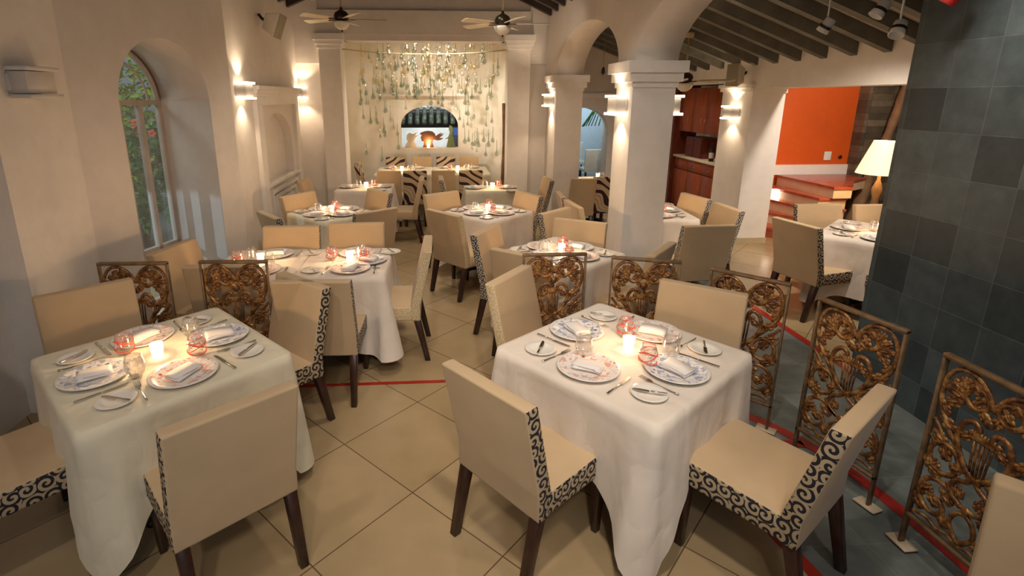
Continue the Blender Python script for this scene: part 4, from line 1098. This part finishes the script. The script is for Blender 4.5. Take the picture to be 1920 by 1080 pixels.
# ---------------------------------------------------------------- alcove: rail, post, glass drops
rail = MB(); rail.tube(cat_rom([(-1.45, 8.80, 2.78), (-1.0, 9.25, 2.77), (-.2, 9.62, 2.77), (.6, 9.35, 2.77), (1.18, 8.82, 2.78)], 8), .011, 7)
tag(rail.build('curved_rail', M['brass']), 'thin curved brass rail spanning the alcove opening', 'rail')
po = MB(); po.tube(cat_rom([(1.165, 8.98, 0), (1.15, 8.98, .6), (1.17, 8.98, 1.3), (1.155, 8.98, 1.95)], 6), [.028] * 19, 7)
tag(po.build('wooden_post', M['bark']), 'dark rough wooden post against the right jamb of the alcove', 'post')
def drop_mesh(mat, h, r, wire):
    mb = MB(); mb.lathe([(.001, -r * .95), (r * .55, -r * .8), (r * .92, -r * .35), (r, 0), (r * .85, r * .55), (r * .45, r * 1.3), (r * .22, r * 2.2), (r * .15, h)], 10)
    mb.tube([(0, 0, h), (0, 0, h + wire)], .0008, 3)
    return mb.mesh('glass_drop', M[mat], weld=False)
rng = random.Random(11)
DM = {}
def drop(x, y, z, mat, r, h):
    wire = round((3.4 - z - h) / .1) * .1
    k = (mat, r, h, round(wire, 1))
    if k not in DM: DM[k] = drop_mesh(mat, h, r, round(wire, 1))
    o = obj('glass_drop', DM[k]); o.location = (x, y, 3.4 - h - wire); tag(o, 'hanging blown glass drop in the curtain of drops in the alcove', 'glass drop', 'hanging glass drops in the alcove')
nd = 0
while nd < 285:
    u = rng.random(); x = -1.35 + 2.5 * rng.random(); y = 9.12 + 1.2 * rng.random()
    if abs((x + 1.35) % .07) < 0: continue
    t = (x + 1.35) / 2.5
    # drops hang low at both sides, high in the middle
    low = 1.0 + 1.02 * max(0, 1 - abs(t - .46) / .34) ** .7
    if t < .3 and rng.random() < .25: low = .85
    z = low + (2.95 - low) * rng.random() ** (.80 if t < .75 else 1.0)
    if rng.random() < .25: z = 2.15 + .6 * rng.random()
    if .30 < t < .70 and z < 1.9 and rng.random() < .7: continue
    mat = rng.choice(['drop_a', 'drop_a', 'drop_c'] + (['drop_b'] * 2 if z > 2.15 else []))
    r, h = rng.choice(((.034, .20), (.040, .26), (.029, .16))); drop(x, y, z, mat, r, h); nd += 1

# ---------------------------------------------------------------- outside the windows
# garden left of the slanted window
mb = MB(); mb.box(-9.5, -3.2, 1.0, 12.0, -.25, -.05); struct('ground_garden', mb, M['paving'])
mb = MB(); mb.box(-9.6, -9.4, 1.0, 12.5, -.2, 4.0); mb.box(-9.5, -3.0, 12.0, 12.2, -.2, 4.0); struct('wall_garden', mb, M['outwall'])
def bush(x, y, z0, h, rad, n, mat, label, seed):
    r = random.Random(seed); root = empty('leafy_shrub', (x, y, z0), 0, label, 'shrub')
    mb = MB()
    for i in range(n):
        a = r.uniform(0, 2 * PI); rr = rad * math.sqrt(r.random()); zz = h * (.25 + .75 * r.random()); s = r.uniform(.05, .11)
        T = Matrix.Translation((rr * math.cos(a), rr * math.sin(a), zz)) @ Euler((r.uniform(-1, 1), r.uniform(-1, 1), r.uniform(0, 6.3))).to_matrix().to_4x4()
        mb.add([(0, 0, 0), (s, s * .45, .01), (s * 2.2, 0, -.02), (s, -s * .45, .01), (s, 0, .03)], [(0, 1, 4), (1, 2, 4), (2, 3, 4), (3, 0, 4)], 0, False, T)
    mb.build('foliage', M[mat], root, weld=False)
    mb = MB()
    for i in range(4): a = i * 1.6; mb.tube([(0, 0, 0), (rad * .3 * math.cos(a), rad * .3 * math.sin(a), h * .5), (rad * .6 * math.cos(a), rad * .6 * math.sin(a), h * .9)], [.03, .02, .008], 6)
    mb.build('stem', M['bark'], root); return root
bush(-4.1, 7.4, -.05, 1.7, .65, 700, 'leaf', 'dark green shrub low behind the arched window', 1)
bush(-5.0, 9.0, -.05, 2.9, .85, 900, 'leaf_light', 'lime green shrub high behind the arched window', 2)
bush(-6.6, 10.6, -.05, 2.4, .8, 600, 'leaf', 'tall green shrub farthest behind the arched window', 3)
for i, (x, y, z) in enumerate(((-3.95, 7.3, 1.62), (-4.05, 7.5, 1.70), (-3.9, 7.6, 1.55))):
    mb = MB()
    for k in range(5): a = 2 * PI * k / 5; mb.ball((.035 * math.cos(a), 0, .035 * math.sin(a)), .03, .015, .03, 7, 5)
    o = mb.build('red_flower', M['bloom'], weld=False); o.location = (x, y, z); tag(o, 'red flower in the shrubs behind the arched window', 'flower', 'red flowers outside the arched window')
light('garden_light', 'SPOT', (-5.6, 2.6, 1.5), 300, COOL, target=(-2.5, 5.5, .25), size=.03, spot=23, blend=.15)
light('garden_flood', 'AREA', (-5.0, 5.0, 4.2), 120, (.85, .95, 1), target=(-4.8, 8.8, .8), size=1.5)
# courtyard seen through the alcove window
mb = MB(); mb.box(-3.2, .42, 13.4, 13.55, -.1, 2.6); struct('wall_courtyard', mb, M['outdoor_white'])
mb = MB(); mb.box(.42, 2.1, 13.5, 13.65, -.1, 3.4); struct('wall_courtyard_blue', mb, M['outblue'])
mb = MB(); mb.box(.42, 2.1, 13.3, 13.5, -.1, 1.10); struct('wall_courtyard_low', mb, M['black'])
cn = empty('tiled_canopy', (0, 12.2, 0), 0, 'scalloped green glazed tile canopy above the white courtyard wall', 'canopy')
mb = MB(); mb.hexa([(-2.45, -.64, 1.41), (1.65, -.64, 1.41), (1.65, -.04, 1.76), (-2.45, -.04, 1.76)], [(-2.45, -.64, 1.44), (1.65, -.64, 1.44), (1.65, -.06, 1.80), (-2.45, -.06, 1.80)]); mb.box(-2.4, 1.6, -.12, 1.19, 1.78, 3.2); mb.build('fascia', M['black'], cn)
mb = MB()
for i in range(26):
    x = -2.4 + i * .155
    T = Matrix.Translation((x, -.62, 1.50)) @ Matrix.Rotation(-1.0, 4, 'X')
    prof = []
    mb.tube([(0, 0, 0), (0, 0, .62)], .050, 9, T=T)
mb.build('roof_tiles', M['roof_tile'], cn, weld=False)
light('courtyard_light', 'AREA', (-.1, 12.0, 1.5), 34, (.95, .97, 1), target=(-.1, 13.4, 1.4), size=1.2)
light('canopy_light', 'AREA', (-.1, 11.05, 2.3), 5, (.95, .97, 1), target=(-.1, 11.8, 1.9), size=.5)
def cutout(name, pts, x, mat, label, s=1, y=10.86, th=.03):
    mb = MB(); mb.prism([(a * s, b * s) for a, b in pts], -th / 2, th / 2, T=Matrix.Rotation(PI / 2, 4, 'X'))
    o = mb.build(name, M[mat], bev=.003, seg=1); o.location = (x, y, 1.051); tag(o, label, 'sculpture'); return o
head = [(-.10, 0), (.13, 0), (.115, .06), (.10, .11), (.125, .16), (.20, .14), (.27, .15), (.33, .19), (.24, .19), (.30, .235), (.345, .29), (.26, .25), (.31, .30), (.23, .27), (.17, .23), (.155, .28), (.10, .325), (.02, .335), (-.06, .325), (-.13, .30), (-.155, .265), (-.115, .255), (-.125, .225), (-.14, .185), (-.12, .175), (-.125, .15), (-.11, .13), (-.07, .125), (-.075, .06)]
cutout('profile_head_sculpture', head, -.16, 'bust', 'dark brown flat profile head with swept back hair on the alcove window sill')
cutout('cream_head_sculpture', [(-.12, 0), (.12, 0), (.10, .08), (.06, .12), (.10, .20), (.17, .25), (.09, .24), (.14, .31), (.05, .27), (-.02, .30), (-.07, .26), (-.09, .18), (-.06, .12), (-.10, .07)], -.50, 'cut_cream', 'pale cream flat head shape left of the brown one on the window sill', 1.0)
cutout('green_gown_sculpture', [(-.09, 0), (.09, 0), (.05, .16), (.03, .26), (.05, .33), (.03, .40), (-.02, .43), (-.04, .36), (-.02, .28), (-.05, .20), (-.12, .16), (-.05, .17)], .32, 'cut_green', 'olive green flat gowned figure at the right end of the window sill', 1.05)
w3 = MB(); w3.box(-.27, .27, -.02, 0, 0, .012)
v = dup(used['ware_votive'], (-.14, 10.79, 1.052), 0, 'lit votive candle on the alcove window sill before the brown head')
for c in v.children:
    pass
# patio seen between the pillars
mb = MB(); mb.box(1.8, 6.2, 14.2, 14.4, -.1, 3.4); struct('wall_patio', mb, M['outwall'])
mb = MB(); mb.box(1.8, 6.2, 11.1, 14.2, -.08, .012); struct('floor_patio', mb, M['paving'])
mb = MB(); mb.box(2.2, 5.2, 11.3, 12.5, 2.05, 2.15); struct('ceiling_patio', mb, M['beam_dark'])
pc = inst('patio_chair', lambda: make_patio_chair(), (0, 0, 0), 0, '', None) if 0 else None
def make_patio_chair():
    r = empty('patio_chair', cat='chair')
    mb = MB(); mb.box(-.25, .25, -.24, .26, .40, .47); mb.build('seat', M['outdoor_white'], r, bev=.015)
    mb = MB(); mb.hexa([(-.26, -.26, .44), (.26, -.26, .44), (.26, -.20, .44), (-.26, -.20, .44)], [(-.27, -.31, .92), (.27, -.31, .92), (.27, -.25, .92), (-.27, -.25, .92)]); mb.build('backrest', M['outdoor_white'], r, bev=.015)
    for sx in (-1, 1):
        for y in (-.23, .23): mb = MB(); mb.box(sx * .235 - .013, sx * .235 + .013, y - .013, y + .013, 0, .41); mb.build('leg', M['black'], r)
    return r
for x, y, a, l in ((3.58, 11.75, .0, 'white patio chair outside the arched doorway, its back to us'), (3.55, 13.2, PI, 'white patio chair at the far side of the patio, facing us')):
    inst('patio_chair', make_patio_chair, (x, y, .012), a, l, 'white patio chairs')
o = MB().lathe([(.001, .012), (.20, .012), (.17, .05), (.05, .10), (.04, .40), (.001, .40)], 16, caps=False).build('round_planter', M['outdoor_white']); o.location = (3.15, 13.6, .0); tag(o, 'round white urn standing beyond the patio chairs', 'urn')
pt = MB(); pt.tube([(0, 0, 0), (.03, 0, 1.2), (0, 0, 3.0)], .10, 10)
pm = empty('palm_tree', (4.40, 12.9, .012), 0, 'dark palm trunk with drooping fronds outside the arched doorway', 'palm'); pt.build('trunk', M['bark'], pm)
mb = MB()
for k in range(12):
    a = PI * .55 + k * .14; P = [Vector((.1 * math.cos(a), .1 * math.sin(a) * .3, 2.0)), Vector((.5 * math.cos(a), -.2 + .3 * math.sin(a), 2.0 - .02 * k)), Vector((.85 * math.cos(a), -.2 + .3 * math.sin(a), 1.35))]
    mb.tube(cat_rom(P, 4), [.012] * 9, 4, flat=.4)
mb.build('frond', M['leaf'], pm)
light('patio_light', 'AREA', (3.6, 12.0, 2.9), 60, (.72, .90, 1), target=(3.6, 14.2, 1.2), size=1.2)
light('patio_chair_light', 'AREA', (3.4, 11.25, 1.9), 7, (.9, 1, .95), target=(3.6, 12.1, .6), size=.4)

# ---------------------------------------------------------------- far half of the alcove table: tall clear vases in the corner
